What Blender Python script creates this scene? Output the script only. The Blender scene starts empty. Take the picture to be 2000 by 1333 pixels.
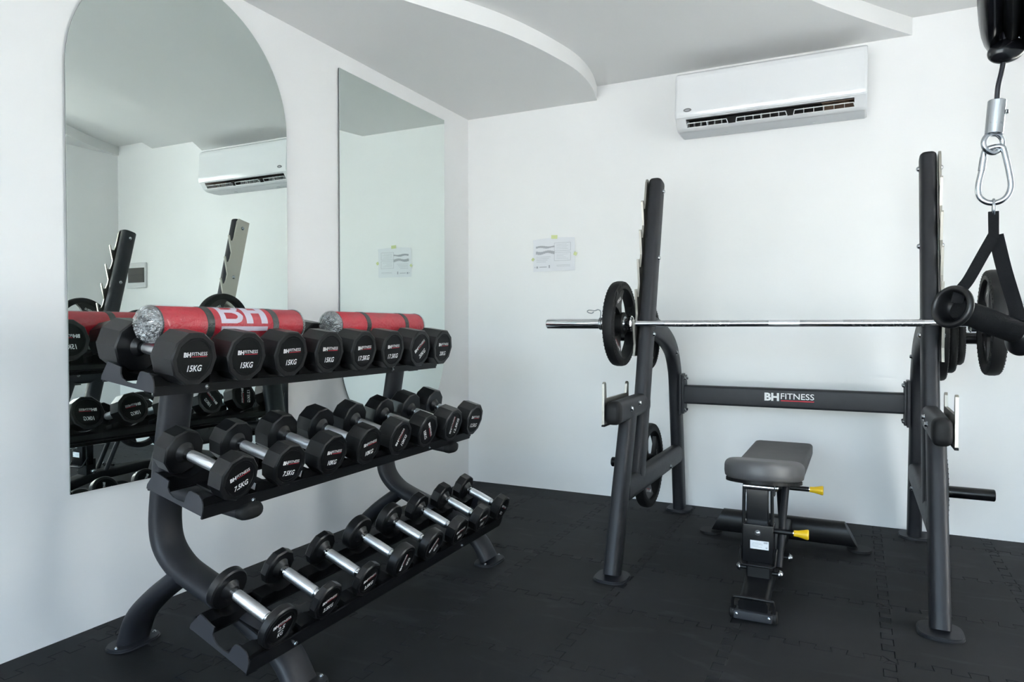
import bpy, bmesh, math, random
from mathutils import Vector, Matrix
from mathutils.geometry import delaunay_2d_cdt

random.seed(7)
R = math.radians
PI = math.pi
scene = bpy.context.scene
COL = scene.collection

# ------------------------------------------------------------------ camera
cam_d = bpy.data.cameras.new('camera')
cam = bpy.data.objects.new('camera', cam_d)
COL.objects.link(cam)
cam.location = (2.2712, -3.9310, 1.0)
cam.rotation_euler = (R(90 - 1.1117), 0, R(26.432))
cam_d.sensor_fit = 'HORIZONTAL'
cam_d.sensor_width = 36
cam_d.lens = 1356.98 * 36 / 2000
cam_d.clip_start = 0.02
scene.camera = cam

# ------------------------------------------------------------------ world, sun, exposure
world = bpy.data.worlds.new('world')
scene.world = world
world.use_nodes = True
wn = world.node_tree
sky = wn.nodes.new('ShaderNodeTexSky')
sky.sky_type = 'NISHITA'
sky.sun_disc = False
sky.sun_elevation = R(52)
sky.sun_rotation = R(10)
sky.dust_density = 2.2
hsv = wn.nodes.new('ShaderNodeHueSaturation')
hsv.inputs['Saturation'].default_value = .80
wn.links.new(sky.outputs[0], hsv.inputs['Color'])
wn.links.new(hsv.outputs[0], wn.nodes['Background'].inputs[0])
wn.nodes['Background'].inputs[1].default_value = 1.0

sun_d = bpy.data.lights.new('sun', 'SUN')
sun_d.energy = 17.0
sun_d.angle = R(0.6)
sun_d.color = (1.0, 0.93, 0.83)
sun = bpy.data.objects.new('sun', sun_d)
COL.objects.link(sun)
sun.rotation_euler = Vector((.36, -.48, -.80)).to_track_quat('-Z', 'Y').to_euler()      # travels away from both glazed sides: lights the terrace, not the room

# the two glazed openings, as sampling portals for the sky
def portal(name, loc, rot, sx, sy):
    d = bpy.data.lights.new(name, 'AREA')
    d.shape = 'RECTANGLE'; d.size = sx; d.size_y = sy
    d.cycles.is_portal = True
    o = bpy.data.objects.new(name, d); COL.objects.link(o)
    o.location = loc; o.rotation_euler = rot
FD = -6.5                                  # the glazed wall behind the camera
WY0, WY1, WZ0, WZ1 = -1.85, -1.05, .02, 2.30  # the window in the right-hand wall
portal('window_portal', (1.778, FD - .03, 1.12), (R(90), 0, 0), 3.1, 2.2)
portal('window_portal', (3.556 + .03, (WY0 + WY1) / 2, (WZ0 + WZ1) / 2), (R(90), 0, R(90)), WY1 - WY0, WZ1 - WZ0)

vs = scene.view_settings
vs.view_transform = 'Standard'
vs.look = 'None'
vs.gamma = 1
vs.use_curve_mapping = False
vs.exposure = 1.62

# ------------------------------------------------------------------ materials
MATS = {}

def nmat(name):
    m = bpy.data.materials.new(name)
    m.use_nodes = True
    MATS[name] = m
    return m, m.node_tree, m.node_tree.nodes['Principled BSDF']

def pmat(name, col, rough=.5, metal=0., noise=0., nscale=30., bump=0., bscale=200., coat=0., ior=None, rvar=0., spec=None):
    m, t, b = nmat(name)
    N, L = t.nodes, t.links
    b.inputs['Base Color'].default_value = (*col, 1)
    b.inputs['Roughness'].default_value = rough
    b.inputs['Metallic'].default_value = metal
    if coat:
        b.inputs['Coat Weight'].default_value = coat
        b.inputs['Coat Roughness'].default_value = .1
    if ior:
        b.inputs['IOR'].default_value = ior
    if spec is not None:
        b.inputs['Specular IOR Level'].default_value = spec
    tc = N.new('ShaderNodeTexCoord')
    if noise or rvar:
        nz = N.new('ShaderNodeTexNoise')
        nz.inputs['Scale'].default_value = nscale
        nz.inputs['Detail'].default_value = 6
        L.new(tc.outputs['Object'], nz.inputs['Vector'])
        if noise:
            r = N.new('ShaderNodeValToRGB')
            r.color_ramp.elements[0].position = .3
            r.color_ramp.elements[1].position = .7
            r.color_ramp.elements[0].color = (*[c * (1 - noise) for c in col], 1)
            r.color_ramp.elements[1].color = (*[min(1, c * (1 + noise)) for c in col], 1)
            L.new(nz.outputs['Fac'], r.inputs[0])
            L.new(r.outputs[0], b.inputs['Base Color'])
        if rvar:
            mr = N.new('ShaderNodeMapRange')
            mr.inputs['To Min'].default_value = max(.02, rough - rvar)
            mr.inputs['To Max'].default_value = min(1, rough + rvar)
            L.new(nz.outputs['Fac'], mr.inputs[0])
            L.new(mr.outputs[0], b.inputs['Roughness'])
    if bump:
        bz = N.new('ShaderNodeTexNoise')
        bz.inputs['Scale'].default_value = bscale
        bz.inputs['Detail'].default_value = 4
        L.new(tc.outputs['Object'], bz.inputs['Vector'])
        bp = N.new('ShaderNodeBump')
        bp.inputs['Strength'].default_value = bump
        bp.inputs['Distance'].default_value = .002
        L.new(bz.outputs['Fac'], bp.inputs['Height'])
        L.new(bp.outputs[0], b.inputs['Normal'])
    return m

pmat('wall_paint', (.87, .87, .865), .62, noise=.012, nscale=3, bump=.12, bscale=60)
pmat('ceiling_paint', (.84, .84, .83), .7, noise=.01, nscale=2)
pmat('outer_ground', (.56, .55, .52), .8, noise=.1, nscale=2)
pmat('paved_ground', (.60, .59, .57), .9, noise=.2, nscale=2)
pmat('subfloor', (.006, .006, .007), .9)
pmat('rack_metal', (.0165, .0172, .0212), .46, noise=.10, nscale=40, bump=.15, bscale=900, rvar=.06, spec=.35)
pmat('rack_plate', (.028, .029, .034), .5, bump=.1, bscale=900, spec=.4)
pmat('black_metal', (.006, .006, .007), .40, bump=.1, bscale=700, spec=.3)
pmat('gloss_black', (.004, .004, .005), .24, spec=.4)
pmat('urethane', (.0060, .0060, .0066), .36, noise=.15, nscale=60, bump=.1, bscale=500, spec=.5)
pmat('urethane_cap', (.0035, .0035, .004), .5, spec=.22)
pmat('rubber', (.007, .007, .0075), .6, noise=.15, nscale=50, bump=.2, bscale=400, spec=.3)
pmat('cup_rubber', (.0045, .0045, .005), .34, spec=.45)
pmat('plastic_black', (.005, .005, .0055), .5, spec=.25)
pmat('chrome', (.78, .79, .81), .10, metal=1)
pmat('chrome_dull', (.62, .63, .64), .26, metal=1, rvar=.06, nscale=80)
pmat('stainless', (.47, .45, .40), .34, metal=1, rvar=.08, nscale=60)
pmat('zinc', (.46, .48, .50), .24, metal=1, rvar=.08, nscale=90)
pmat('white_print', (.80, .80, .80), .6)
pmat('grey_print', (.42, .43, .46), .7)
pmat('red_print', (.55, .012, .03), .6)
pmat('yellow_plastic', (.80, .50, .012), .38)
pmat('vinyl_top', (.085, .082, .085), .55, noise=.08, nscale=14, bump=.25, bscale=700)
pmat('vinyl_side', (.10, .098, .10), .42, noise=.06, nscale=10, bump=.2, bscale=700)
pmat('ac_plastic', (.78, .79, .80), .28)
pmat('ac_lip', (.80, .81, .82), .10, coat=.6)
pmat('ac_under', (.62, .64, .66), .35)
pmat('ac_dark', (.02, .018, .017), .7)
pmat('ac_bronze', (.20, .13, .09), .6)
pmat('badge_grey', (.16, .16, .16), .4)
pmat('paper', (.79, .80, .83), .8)
pmat('tape_green', (.62, .68, .34), .6)
pmat('window_frame', (.75, .75, .74), .4)
pmat('panel_white', (.72, .72, .72), .4)
pmat('panel_smoke', (.09, .085, .08), .18)
pmat('mat_red', (.60, .012, .032), .55, noise=.06, nscale=25, bump=.15, bscale=300)
pmat('mat_grey', (.05, .052, .055), .7)
pmat('mat_logo', (.78, .70, .78), .55)
pmat('strap_dark', (.022, .028, .024), .6, bump=.3, bscale=900)
pmat('webbing', (.007, .007, .008), .8, bump=.5, bscale=1400, spec=.2)
pmat('foam_grip', (.0055, .0055, .006), .7, bump=.35, bscale=500, spec=.2)
pmat('tape_white', (.75, .76, .78), .6)
pmat('cable_black', (.010, .009, .014), .35)
pmat('mirror_edge', (.05, .07, .065), .3)


def special():
    # mirror: silvered, slightly green glass
    m, t, b = nmat('mirror_glass')
    b.inputs['Base Color'].default_value = (.80, .865, .835, 1)
    b.inputs['Metallic'].default_value = 1
    b.inputs['Roughness'].default_value = .0
    # knurled chrome
    m, t, b = nmat('knurled')
    b.inputs['Base Color'].default_value = (.90, .91, .93, 1)
    b.inputs['Metallic'].default_value = 1
    b.inputs['Roughness'].default_value = .33
    tc = t.nodes.new('ShaderNodeTexCoord')
    vz = t.nodes.new('ShaderNodeTexVoronoi')
    vz.inputs['Scale'].default_value = 650
    t.links.new(tc.outputs['Object'], vz.inputs['Vector'])
    bp = t.nodes.new('ShaderNodeBump')
    bp.inputs['Strength'].default_value = .35
    bp.inputs['Distance'].default_value = .001
    t.links.new(vz.outputs['Distance'], bp.inputs['Height'])
    t.links.new(bp.outputs[0], b.inputs['Normal'])
    # rubber floor mats: charcoal with dusty scuffs, each mat a little different
    m, t, b = nmat('mat_rubber')
    N, L = t.nodes, t.links
    ge = N.new('ShaderNodeNewGeometry')
    oi = N.new('ShaderNodeObjectInfo')
    n1 = N.new('ShaderNodeTexNoise'); n1.inputs['Scale'].default_value = 2.6; n1.inputs['Detail'].default_value = 8
    n1.inputs['Roughness'].default_value = .62
    n2 = N.new('ShaderNodeTexNoise'); n2.inputs['Scale'].default_value = 900; n2.inputs['Detail'].default_value = 2
    mp = N.new('ShaderNodeMapping'); mp.inputs['Scale'].default_value = (2.0, 6.5, 1); mp.inputs['Rotation'].default_value = (0, 0, .9)
    n3 = N.new('ShaderNodeTexNoise'); n3.inputs['Scale'].default_value = 1.6; n3.inputs['Detail'].default_value = 5
    n3.inputs['Distortion'].default_value = 1.2
    L.new(ge.outputs['Position'], n1.inputs['Vector'])
    L.new(ge.outputs['Position'], n2.inputs['Vector'])
    L.new(ge.outputs['Position'], mp.inputs['Vector'])
    L.new(mp.outputs[0], n3.inputs['Vector'])
    r1 = N.new('ShaderNodeValToRGB')
    r1.color_ramp.elements[0].position = .35; r1.color_ramp.elements[0].color = (.0090, .0092, .0102, 1)
    r1.color_ramp.elements[1].position = .75; r1.color_ramp.elements[1].color = (.0190, .0195, .0215, 1)
    L.new(n1.outputs['Fac'], r1.inputs[0])
    r3 = N.new('ShaderNodeValToRGB')
    r3.color_ramp.elements[0].position = .57; r3.color_ramp.elements[0].color = (0, 0, 0, 1)
    r3.color_ramp.elements[1].position = .80; r3.color_ramp.elements[1].color = (.75, .75, .75, 1)
    L.new(n3.outputs['Fac'], r3.inputs[0])
    mx = N.new('ShaderNodeMix'); mx.data_type = 'RGBA'
    L.new(r3.outputs[0], mx.inputs[0])
    L.new(r1.outputs[0], mx.inputs[6])
    mx.inputs[7].default_value = (.036, .037, .041, 1)
    hv = N.new('ShaderNodeHueSaturation')
    mr = N.new('ShaderNodeMapRange'); mr.inputs['To Min'].default_value = .82; mr.inputs['To Max'].default_value = 1.2
    L.new(oi.outputs['Random'], mr.inputs[0])
    L.new(mr.outputs[0], hv.inputs['Value'])
    L.new(mx.outputs[2], hv.inputs['Color'])
    L.new(hv.outputs[0], b.inputs['Base Color'])
    b.inputs['Roughness'].default_value = .66
    b.inputs['Specular IOR Level'].default_value = .22
    bp = N.new('ShaderNodeBump'); bp.inputs['Strength'].default_value = .35; bp.inputs['Distance'].default_value = .001
    L.new(n2.outputs['Fac'], bp.inputs['Height'])
    L.new(bp.outputs[0], b.inputs['Normal'])
    # clear film and window glass: thin, so see-through with a glossy share
    for nm, tint, share, rough, bs, bstr in (('clear_film', (.97, .98, 1), .11, .10, 45, .9), ('film_crinkle', (.98, .99, 1), .42, .16, 70, 1.0), ('window_glass', (.95, .97, .96), .06, .0, 0, 0)):
        m = bpy.data.materials.new(nm); m.use_nodes = True; MATS[nm] = m
        t = m.node_tree; N, L = t.nodes, t.links
        N.remove(N['Principled BSDF'])
        tr = N.new('ShaderNodeBsdfTransparent'); tr.inputs[0].default_value = (*tint, 1)
        gl = N.new('ShaderNodeBsdfGlossy'); gl.inputs['Roughness'].default_value = rough
        ms = N.new('ShaderNodeMixShader'); ms.inputs[0].default_value = share
        L.new(tr.outputs[0], ms.inputs[1]); L.new(gl.outputs[0], ms.inputs[2])
        L.new(ms.outputs[0], N['Material Output'].inputs['Surface'])
        if bs:
            tc = N.new('ShaderNodeTexCoord')
            nz = N.new('ShaderNodeTexNoise'); nz.inputs['Scale'].default_value = bs; nz.inputs['Detail'].default_value = 3
            nz.inputs['Distortion'].default_value = 1.5
            L.new(tc.outputs['Object'], nz.inputs['Vector'])
            bp = N.new('ShaderNodeBump'); bp.inputs['Strength'].default_value = bstr; bp.inputs['Distance'].default_value = .01
            L.new(nz.outputs['Fac'], bp.inputs['Height'])
            L.new(bp.outputs[0], gl.inputs['Normal'])

special()

# ------------------------------------------------------------------ mesh helpers
class MB:
    """collects shapes for ONE mesh object"""
    def __init__(s):
        s.v = []; s.f = []; s.mi = []; s.m = 0
    def add(s, verts, faces):
        o = len(s.v)
        s.v += [tuple(p) for p in verts]
        s.f += [tuple(i + o for i in f) for f in faces]
        s.mi += [s.m] * len(faces)
        return s
    def box(s, c, d, rot=None):
        x, y, z = (k / 2 for k in d)
        vs_ = [Vector((a * x, b * y, e * z)) for a in (-1, 1) for b in (-1, 1) for e in (-1, 1)]
        if rot is not None:
            vs_ = [rot @ q for q in vs_]
        vs_ = [q + Vector(c) for q in vs_]
        return s.add(vs_, [(0, 1, 3, 2), (4, 6, 7, 5), (0, 4, 5, 1), (2, 3, 7, 6), (0, 2, 6, 4), (1, 5, 7, 3)])
    def rbox(s, c, d, r=.004, rot=None, seg=3):
        """box with rounded vertical edges along its longest axis is not needed everywhere: all edges chamfered"""
        bm = bmesh.new()
        bmesh.ops.create_cube(bm, size=1)
        for q in bm.verts:
            q.co = Vector((q.co.x * d[0], q.co.y * d[1], q.co.z * d[2]))
        bmesh.ops.bevel(bm, geom=bm.edges[:], offset=r, segments=seg, profile=.6, affect='EDGES')
        bm.verts.index_update()
        vs_ = [(rot @ q.co if rot is not None else q.co) + Vector(c) for q in bm.verts]
        fs = [tuple(q.index for q in f.verts) for f in bm.faces]
        bm.free()
        return s.add(vs_, fs)
    def rings(s, rings, closed=True, caps=(True, True), loop=False):
        n = len(rings[0]); o = len(s.v); k = len(rings)
        vs_ = [p for r in rings for p in r]; fs = []
        rng = range(k if loop else k - 1)
        for i in rng:
            i2 = (i + 1) % k
            for j in range(n if closed else n - 1):
                a = i * n + j; b = i * n + (j + 1) % n
                c = i2 * n + (j + 1) % n; d = i2 * n + j
                fs.append((a, b, c, d))
        if not loop and closed:
            if caps[0]: fs.append(tuple(reversed(range(n))))
            if caps[1]: fs.append(tuple((k - 1) * n + j for j in range(n)))
        return s.add(vs_, fs)
    def lathe(s, prof, seg=32, M=None, caps=(True, True), ph=0., loop=False):
        """prof: (axial, radius) list, spun about local X"""
        rr = []
        for a, r in prof:
            rr.append([Vector((a, r * math.cos(ph + 2 * PI * j / seg), r * math.sin(ph + 2 * PI * j / seg))) for j in range(seg)])
        if M is not None:
            rr = [[M @ q for q in ring] for ring in rr]
        return s.rings(rr, caps=caps, loop=loop)
    def cyl(s, p0, p1, r, seg=20, r1=None, bev=0.):
        p0 = Vector(p0); p1 = Vector(p1); L = (p1 - p0).length
        M = Matrix.Translation(p0) @ (p1 - p0).to_track_quat('X', 'Z').to_matrix().to_4x4()
        r1 = r if r1 is None else r1
        if bev:
            pr = [(0, r - bev), (bev, r), (L - bev, r1), (L, r1 - bev)]
        else:
            pr = [(0, r), (L, r1)]
        return s.lathe(pr, seg, M)
    def prism(s, poly, h0, h1, fn):
        """poly: 2D outline; fn(a, b, h) -> 3D point"""
        n = len(poly)
        vs_ = [fn(a, b, h0) for a, b in poly] + [fn(a, b, h1) for a, b in poly]
        fs = [tuple(reversed(range(n))), tuple(range(n, 2 * n))]
        fs += [(i, (i + 1) % n, n + (i + 1) % n, n + i) for i in range(n)]
        return s.add(vs_, fs)
    def sweep(s, path, sec, B, caps=(True, True)):
        """planar path swept with section (p along normal, q along constant binormal B)"""
        B = Vector(B).normalized(); path = [Vector(p) for p in path]; rr = []
        for i, p in enumerate(path):
            t = (path[min(i + 1, len(path) - 1)] - path[max(i - 1, 0)]).normalized()
            n = B.cross(t).normalized()
            if 0 < i < len(path) - 1:
                t0 = (path[i] - path[i - 1]).normalized(); t1 = (path[i + 1] - path[i]).normalized()
                k = 1 / max(.5, math.sqrt((1 + t0.dot(t1)) / 2))
            else:
                k = 1
            rr.append([p + n * a * k + B * b for a, b in sec])
        return s.rings(rr, caps=caps)
    def wire(s, path, r, seg=10, loop=False):
        path = [Vector(p) for p in path]; rr = []; k = len(path)
        up = None
        for i, p in enumerate(path):
            if loop:
                t = (path[(i + 1) % k] - path[i - 1]).normalized()
            else:
                t = (path[min(i + 1, k - 1)] - path[max(i - 1, 0)]).normalized()
            if up is None:
                up = t.orthogonal().normalized()
            up = (up - t * up.dot(t)).normalized()
            w = t.cross(up)
            rr.append([p + (up * math.cos(2 * PI * j / seg) + w * math.sin(2 * PI * j / seg)) * r for j in range(seg)])
        return s.rings(rr, loop=loop)
    def mesh(s, name, mats, smooth=None):
        me = bpy.data.meshes.new(name)
        me.from_pydata(s.v, [], s.f)
        for m in (mats if isinstance(mats, (list, tuple)) else [mats]):
            me.materials.append(MATS[m])
        if any(s.mi):
            me.polygons.foreach_set('material_index', s.mi)
        bm = bmesh.new(); bm.from_mesh(me)
        bmesh.ops.recalc_face_normals(bm, faces=bm.faces[:])
        bm.to_mesh(me); bm.free()
        if smooth is not None:
            me.shade_smooth()
            me.set_sharp_from_angle(angle=R(smooth))
        me.update()
        return me
    def obj(s, name, mats, parent=None, smooth=None, **kw):
        return link(name, s.mesh(name, mats, smooth), parent, **kw)


def link(name, me, parent=None, M=None, label=None):
    o = bpy.data.objects.new(name, me)
    COL.objects.link(o)
    o.parent = parent
    if M is not None:
        o.matrix_basis = M
    if label:
        o['label'] = label
    return o

def tag(o, label, cat, group=None):
    o['label'] = label; o['category'] = cat
    if group: o['group'] = group
    return o

def thing(name, label, cat, loc=(0, 0, 0), rotz=0., group=None):
    o = bpy.data.objects.new(name, None)
    COL.objects.link(o)
    o.empty_display_size = .05
    o.location = loc; o.rotation_euler = (0, 0, rotz)
    return tag(o, label, cat, group)

def struct(o, label=None, cat=None):
    o['kind'] = 'structure'
    if label: o['label'] = label
    if cat: o['category'] = cat
    return o

def oval(a, b, n=24, e=2.6):
    """superellipse section, full sizes a x b"""
    out = []
    for j in range(n):
        t = 2 * PI * j / n
        c, s_ = math.cos(t), math.sin(t)
        out.append((a / 2 * math.copysign(abs(c) ** (2 / e), c), b / 2 * math.copysign(abs(s_) ** (2 / e), s_)))
    return out

def rrect(a, b, r, n=5):
    out = []
    for cx, cy, t0 in ((a / 2 - r, b / 2 - r, 0), (-a / 2 + r, b / 2 - r, 90), (-a / 2 + r, -b / 2 + r, 180), (a / 2 - r, -b / 2 + r, 270)):
        for k in range(n + 1):
            t = R(t0 + 90 * k / n)
            out.append((cx + r * math.cos(t), cy + r * math.sin(t)))
    return out

def crom(pts, n=6):
    """Catmull-Rom through points"""
    P = [Vector(p) for p in pts]
    P = [P[0] * 2 - P[1]] + P + [P[-1] * 2 - P[-2]]
    out = []
    for i in range(1, len(P) - 2):
        for k in range(n):
            t = k / n
            a, b, c, d = P[i - 1], P[i], P[i + 1], P[i + 2]
            out.append(.5 * ((2 * b) + (c - a) * t + (2 * a - 5 * b + 4 * c - d) * t * t + (3 * b - a - 3 * c + d) * t ** 3))
    out.append(P[-2])
    return out

TXT = {}
def text_data(body, size, bold=0., shear=0., align='CENTER', spacing=1., sx=1.):
    """flat lettering as (verts, faces), centred on its own baseline box"""
    key = (body, size, bold, shear, align, spacing, sx)
    if key in TXT:
        return TXT[key]
    c = bpy.data.curves.new('t', 'FONT')
    c.body = body; c.size = size; c.shear = shear; c.offset = bold * size
    c.align_x = align; c.align_y = 'CENTER'; c.space_character = spacing
    c.resolution_u = 3; c.extrude = 0
    o = bpy.data.objects.new('t', c); COL.objects.link(o)
    dg = bpy.context.evaluated_depsgraph_get()
    me = bpy.data.meshes.new_from_object(o.evaluated_get(dg))
    d = ([(v.co.x * sx, v.co.y, 0) for v in me.vertices], [tuple(p.vertices) for p in me.polygons])
    bpy.data.objects.remove(o); bpy.data.curves.remove(c); bpy.data.meshes.remove(me)
    TXT[key] = d
    return d

def bounds(d):
    xs = [v[0] for v in d[0]]; ys = [v[1] for v in d[0]]
    return min(xs), max(xs), min(ys), max(ys)

def fit_text(body, w, h, **k):
    """lettering scaled to exactly w x h, centred at 0"""
    v, f = text_data(body, 1.0, **k)
    x0, x1, y0, y1 = bounds((v, f))
    return ([((x - (x0 + x1) / 2) / (x1 - x0) * w, (y - (y0 + y1) / 2) / (y1 - y0) * h, 0) for x, y, z in v], f)

def logo_mesh(name, w):
    """white BH + FITNESS with the red underline, width w, centred at 0 in the XY plane"""
    mb = MB()
    v, f = fit_text('BH', w * .30, w * .175, bold=.045)
    mb.add([(x - w * .35, y, 0) for x, y, z in v], f)
    v, f = fit_text('FITNESS', w * .665, w * .128, bold=.006)
    mb.add([(x + w * .1675, y + w * .0235, 0) for x, y, z in v], f)
    mb.m = 1
    mb.add([(-w * .165, -w * .087, 0), (w * .5, -w * .087, 0), (w * .5, -w * .065, 0), (-w * .165, -w * .065, 0)], [(0, 1, 2, 3)])
    return mb.mesh(name, ['white_print', 'red_print'])

def face_matrix(right, up, pos):
    r = Vector(right).normalized(); u = Vector(up).normalized(); n = r.cross(u)
    M = Matrix((r, u, n)).transposed().to_4x4()
    M.translation = Vector(pos)
    return M

def bolt_data():
    mb = MB()
    mb.lathe([(0, .011), (.002, .011)], 18)
    mb.lathe([(.002, .0085), (.006, .0085), (.0085, .006), (.0095, .001)], 6)
    return mb.mesh('bolt', 'zinc', 35)
BOLT = bolt_data()
def dome_data():
    mb = MB()
    mb.lathe([(0, .012), (.002, .012)] + [(.002 + .009 * math.sin(t), .0105 * math.cos(t)) for t in (0, .3, .6, .9, 1.2, 1.5)], 18)
    return mb.mesh('dome_bolt', 'zinc', 40)
DOME = dome_data()
def bolt(parent, pos, dirv, s=1., me=None, name='bolt'):
    M = Matrix.Translation(Vector(pos)) @ Vector(dirv).to_track_quat('X', 'Z').to_matrix().to_4x4() @ Matrix.Scale(s, 4)
    return link(name, me or BOLT, parent, M)

# ------------------------------------------------------------------ the room
W, D, ZC = 3.556, FD, 2.58
mb = MB(); mb.box((-.08, D / 2, 1.34), (.16, -D + .4, 2.9))
struct(mb.obj('wall_left', 'wall_paint'))
mb = MB(); mb.box((W / 2, .08, 1.34), (W, .16, 2.9))
struct(mb.obj('wall_back', 'wall_paint'))
mb = MB()
mb.box((W + .08, (WY1 + .2) / 2, 1.34), (.16, .2 - WY1, 2.9)); mb.box((W + .08, (WY0 + D - .2) / 2, 1.34), (.16, WY0 - D + .2, 2.9))
mb.box((W + .08, (WY0 + WY1) / 2, (WZ0 - .11) / 2), (.16, WY1 - WY0, WZ0 + .11)); mb.box((W + .08, (WY0 + WY1) / 2, (WZ1 + 2.79) / 2), (.16, WY1 - WY0, 2.79 - WZ1))
struct(mb.obj('wall_right', 'wall_paint'))
# the wall behind the camera: a glazed opening from floor to lintel
mb = MB()
mb.box((.11, D - .08, 1.34), (.22, .16, 2.9)); mb.box((W - .11, D - .08, 1.34), (.22, .16, 2.9))
mb.box((W / 2, D - .08, 2.53), (W - .44, .16, .54))
struct(mb.obj('wall_front', 'wall_paint'))
win = struct(bpy.data.objects.new('window_1', None)); COL.objects.link(win)
win.location = (W / 2, D - .08, 0)
ww = W - .44
mb = MB()
mb.box((0, 0, .03), (ww, .09, .06)); mb.box((0, 0, 2.235), (ww, .09, .05))
for k in range(4):
    x = -ww / 2 + .03 + (ww - .06) * k / 3
    mb.box((x, 0, 1.13), (.06, .09, 2.17))
mb.obj('window_frame', 'window_frame', win)
for k in range(3):
    x = -ww / 2 + .03 + (ww - .06) * (k + .5) / 3
    mb = MB(); mb.box((x, 0, 1.13), ((ww - .06) / 3 - .06, .008, 2.15)); mb.obj('pane', 'window_glass', win)
win2 = struct(bpy.data.objects.new('window_2', None)); COL.objects.link(win2)
win2.location = (W + .08, (WY0 + WY1) / 2, (WZ0 + WZ1) / 2)
mb = MB(); wy, wz = WY1 - WY0, WZ1 - WZ0
for s_ in (-1, 1):
    mb.box((0, 0, s_ * (wz / 2 - .02)), (.07, wy, .04)); mb.box((0, s_ * (wy / 2 - .02), 0), (.07, .04, wz - .08))
mb.box((0, 0, 0), (.07, .04, wz - .08)); mb.obj('window_frame', 'window_frame', win2)
for s_ in (-1, 1):
    mb = MB(); mb.box((0, s_ * (wy / 4 - .005), 0), (.008, wy / 2 - .05, wz - .08)); mb.obj('pane', 'window_glass', win2)
# ceiling and its stepped, curved drops
mb = MB(); mb.box((W / 2, D / 2, ZC + .1), (W + .32, -D + .4, .2))
struct(mb.obj('ceiling', 'ceiling_paint'))

def drop(name, curve, z, zt, wall):
    pts = [(p.x, p.y) for p in crom([(x, y, 0) for x, y in curve], 8)]
    poly = pts + [(wall, pts[-1][1]), (wall, pts[0][1])]
    mb = MB(); mb.prism(poly, z, zt, lambda a, b, h: (a, b, h))
    struct(mb.obj(name, 'ceiling_paint', smooth=30))
drop('trim_1', [(.879, -.0005), (.926, -.21), (.946, -.40), (.938, -.58), (.888, -.838), (.818, -1.076), (.737, -1.259), (.657, -1.419),
                (.589, -1.553), (.47, -1.80), (.36, -2.1), (.28, -2.6), (.25, -3.4), (.25, D + .001)], 2.345, 2.4275, .0005)
drop('trim_2', [(2.499, -.0005), (2.353, -.20), (2.203, -.418), (2.074, -.622), (1.99, -.80), (1.88, -1.08), (1.82, -1.35), (1.80, -1.7),
                (1.84, -2.3), (1.95, -3.1), (2.0, -4.0), (2.0, D + .001)], 2.4275, 2.512, .0005)
drop('trim_3', [(3.10, -.0005), (2.985, -.20), (2.90, -.44), (2.80, -.76), (2.75, -.95), (2.71, -1.4), (2.70, -2.2), (2.75, -3.2), (2.8, D + .001)],
     2.512, ZC + .01, .0005)
drop('trim_4', [(3.54, -.0005), (3.49, -.17), (3.40, -.38), (3.27, -.62), (3.10, -.95), (3.0, -1.4), (2.98, -2.2), (3.0, D + .001)], 2.502, ZC + .01, W - .0005)

# floor: jigsaw rubber mats on a dark slab
mb = MB(); mb.box((W / 2, D / 2, -.072), (W + .3, -D + .3, .12))
floor = struct(mb.obj('floor', 'subfloor'))
PIT = .4535
def edge(nteeth=5, amp=.017):
    """jigsaw tooth profile along one mat side: (t, offset), dovetail shaped"""
    out = [(0, 0)]
    per = PIT / nteeth
    for k in range(nteeth):
        t0 = k * per; s_ = 1 if k % 1 == 0 else -1
        out += [(t0 + per * .27, -amp), (t0 + per * .23, amp), (t0 + per * .77, amp), (t0 + per * .73, -amp)]
    out.append((PIT, 0))
    return out
EDG = edge()
def tile_poly():
    g = .0012
    bot = [(t, o) for t, o in EDG[:-1]]
    right = [(PIT + o, t) for t, o in EDG[:-1]]
    top = [(t, PIT + o) for t, o in reversed(EDG[1:])]
    left = [(o, t) for t, o in reversed(EDG[1:])]
    pts = bot + right + top + left
    c = (PIT / 2, PIT / 2); out = []
    n = len(pts)
    for i in range(n):   # inset by g along the averaged normal
        a, b, d = Vector(pts[i - 1]), Vector(pts[i]), Vector(pts[(i + 1) % n])
        t0 = (b - a).normalized(); t1 = (d - b).normalized()
        nn = Vector((-(t0.y + t1.y), t0.x + t1.x))
        if nn.length < 1e-6: nn = Vector((-t0.y, t0.x))
        nn.normalize()
        out.append((b.x + nn.x * g, b.y + nn.y * g, nn))
    return out
TP = tile_poly()
TILE = {}
def tile(i, j):
    x0 = .0975 + (i - 1) * PIT; y0 = -.2145 - j * PIT
    lo = (max(-1, .001 - x0), max(-1, D + .001 - y0)); hi = (min(1, W - .001 - x0), min(1, -.001 - y0))
    key = (round(lo[0], 3), round(lo[1], 3), round(hi[0], 3), round(hi[1], 3))
    if key not in TILE:
        cl = lambda a, b: (min(max(a, lo[0]), hi[0]), min(max(b, lo[1]), hi[1]))
        top = []; mid = []
        for a, b, nn in TP:
            top.append((*cl(a + nn.x * .0014, b + nn.y * .0014), 0)); mid.append((*cl(a, b), -.0016))
        low = [(a, b, -.0118) for a, b, z in mid]
        n = len(TP); m = MB()
        m.add(low + mid + top, [(k, (k + 1) % n, n + (k + 1) % n, n + k) for k in range(n)] +
              [(n + k, n + (k + 1) % n, 2 * n + (k + 1) % n, 2 * n + k) for k in range(n)])
        cv_, _, cf_, _, _, _ = delaunay_2d_cdt([Vector((a, b)) for a, b, z in top], [], [list(range(n))], 1, 1e-6)
        m.add([(q.x, q.y, 0) for q in cv_], [tuple(f) for f in cf_])
        TILE[key] = m.mesh('floor_mat', 'mat_rubber')
    o = link('floor_mat', TILE[key], floor, Matrix.Translation((x0, y0, random.uniform(-.0006, .0004))))
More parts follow.
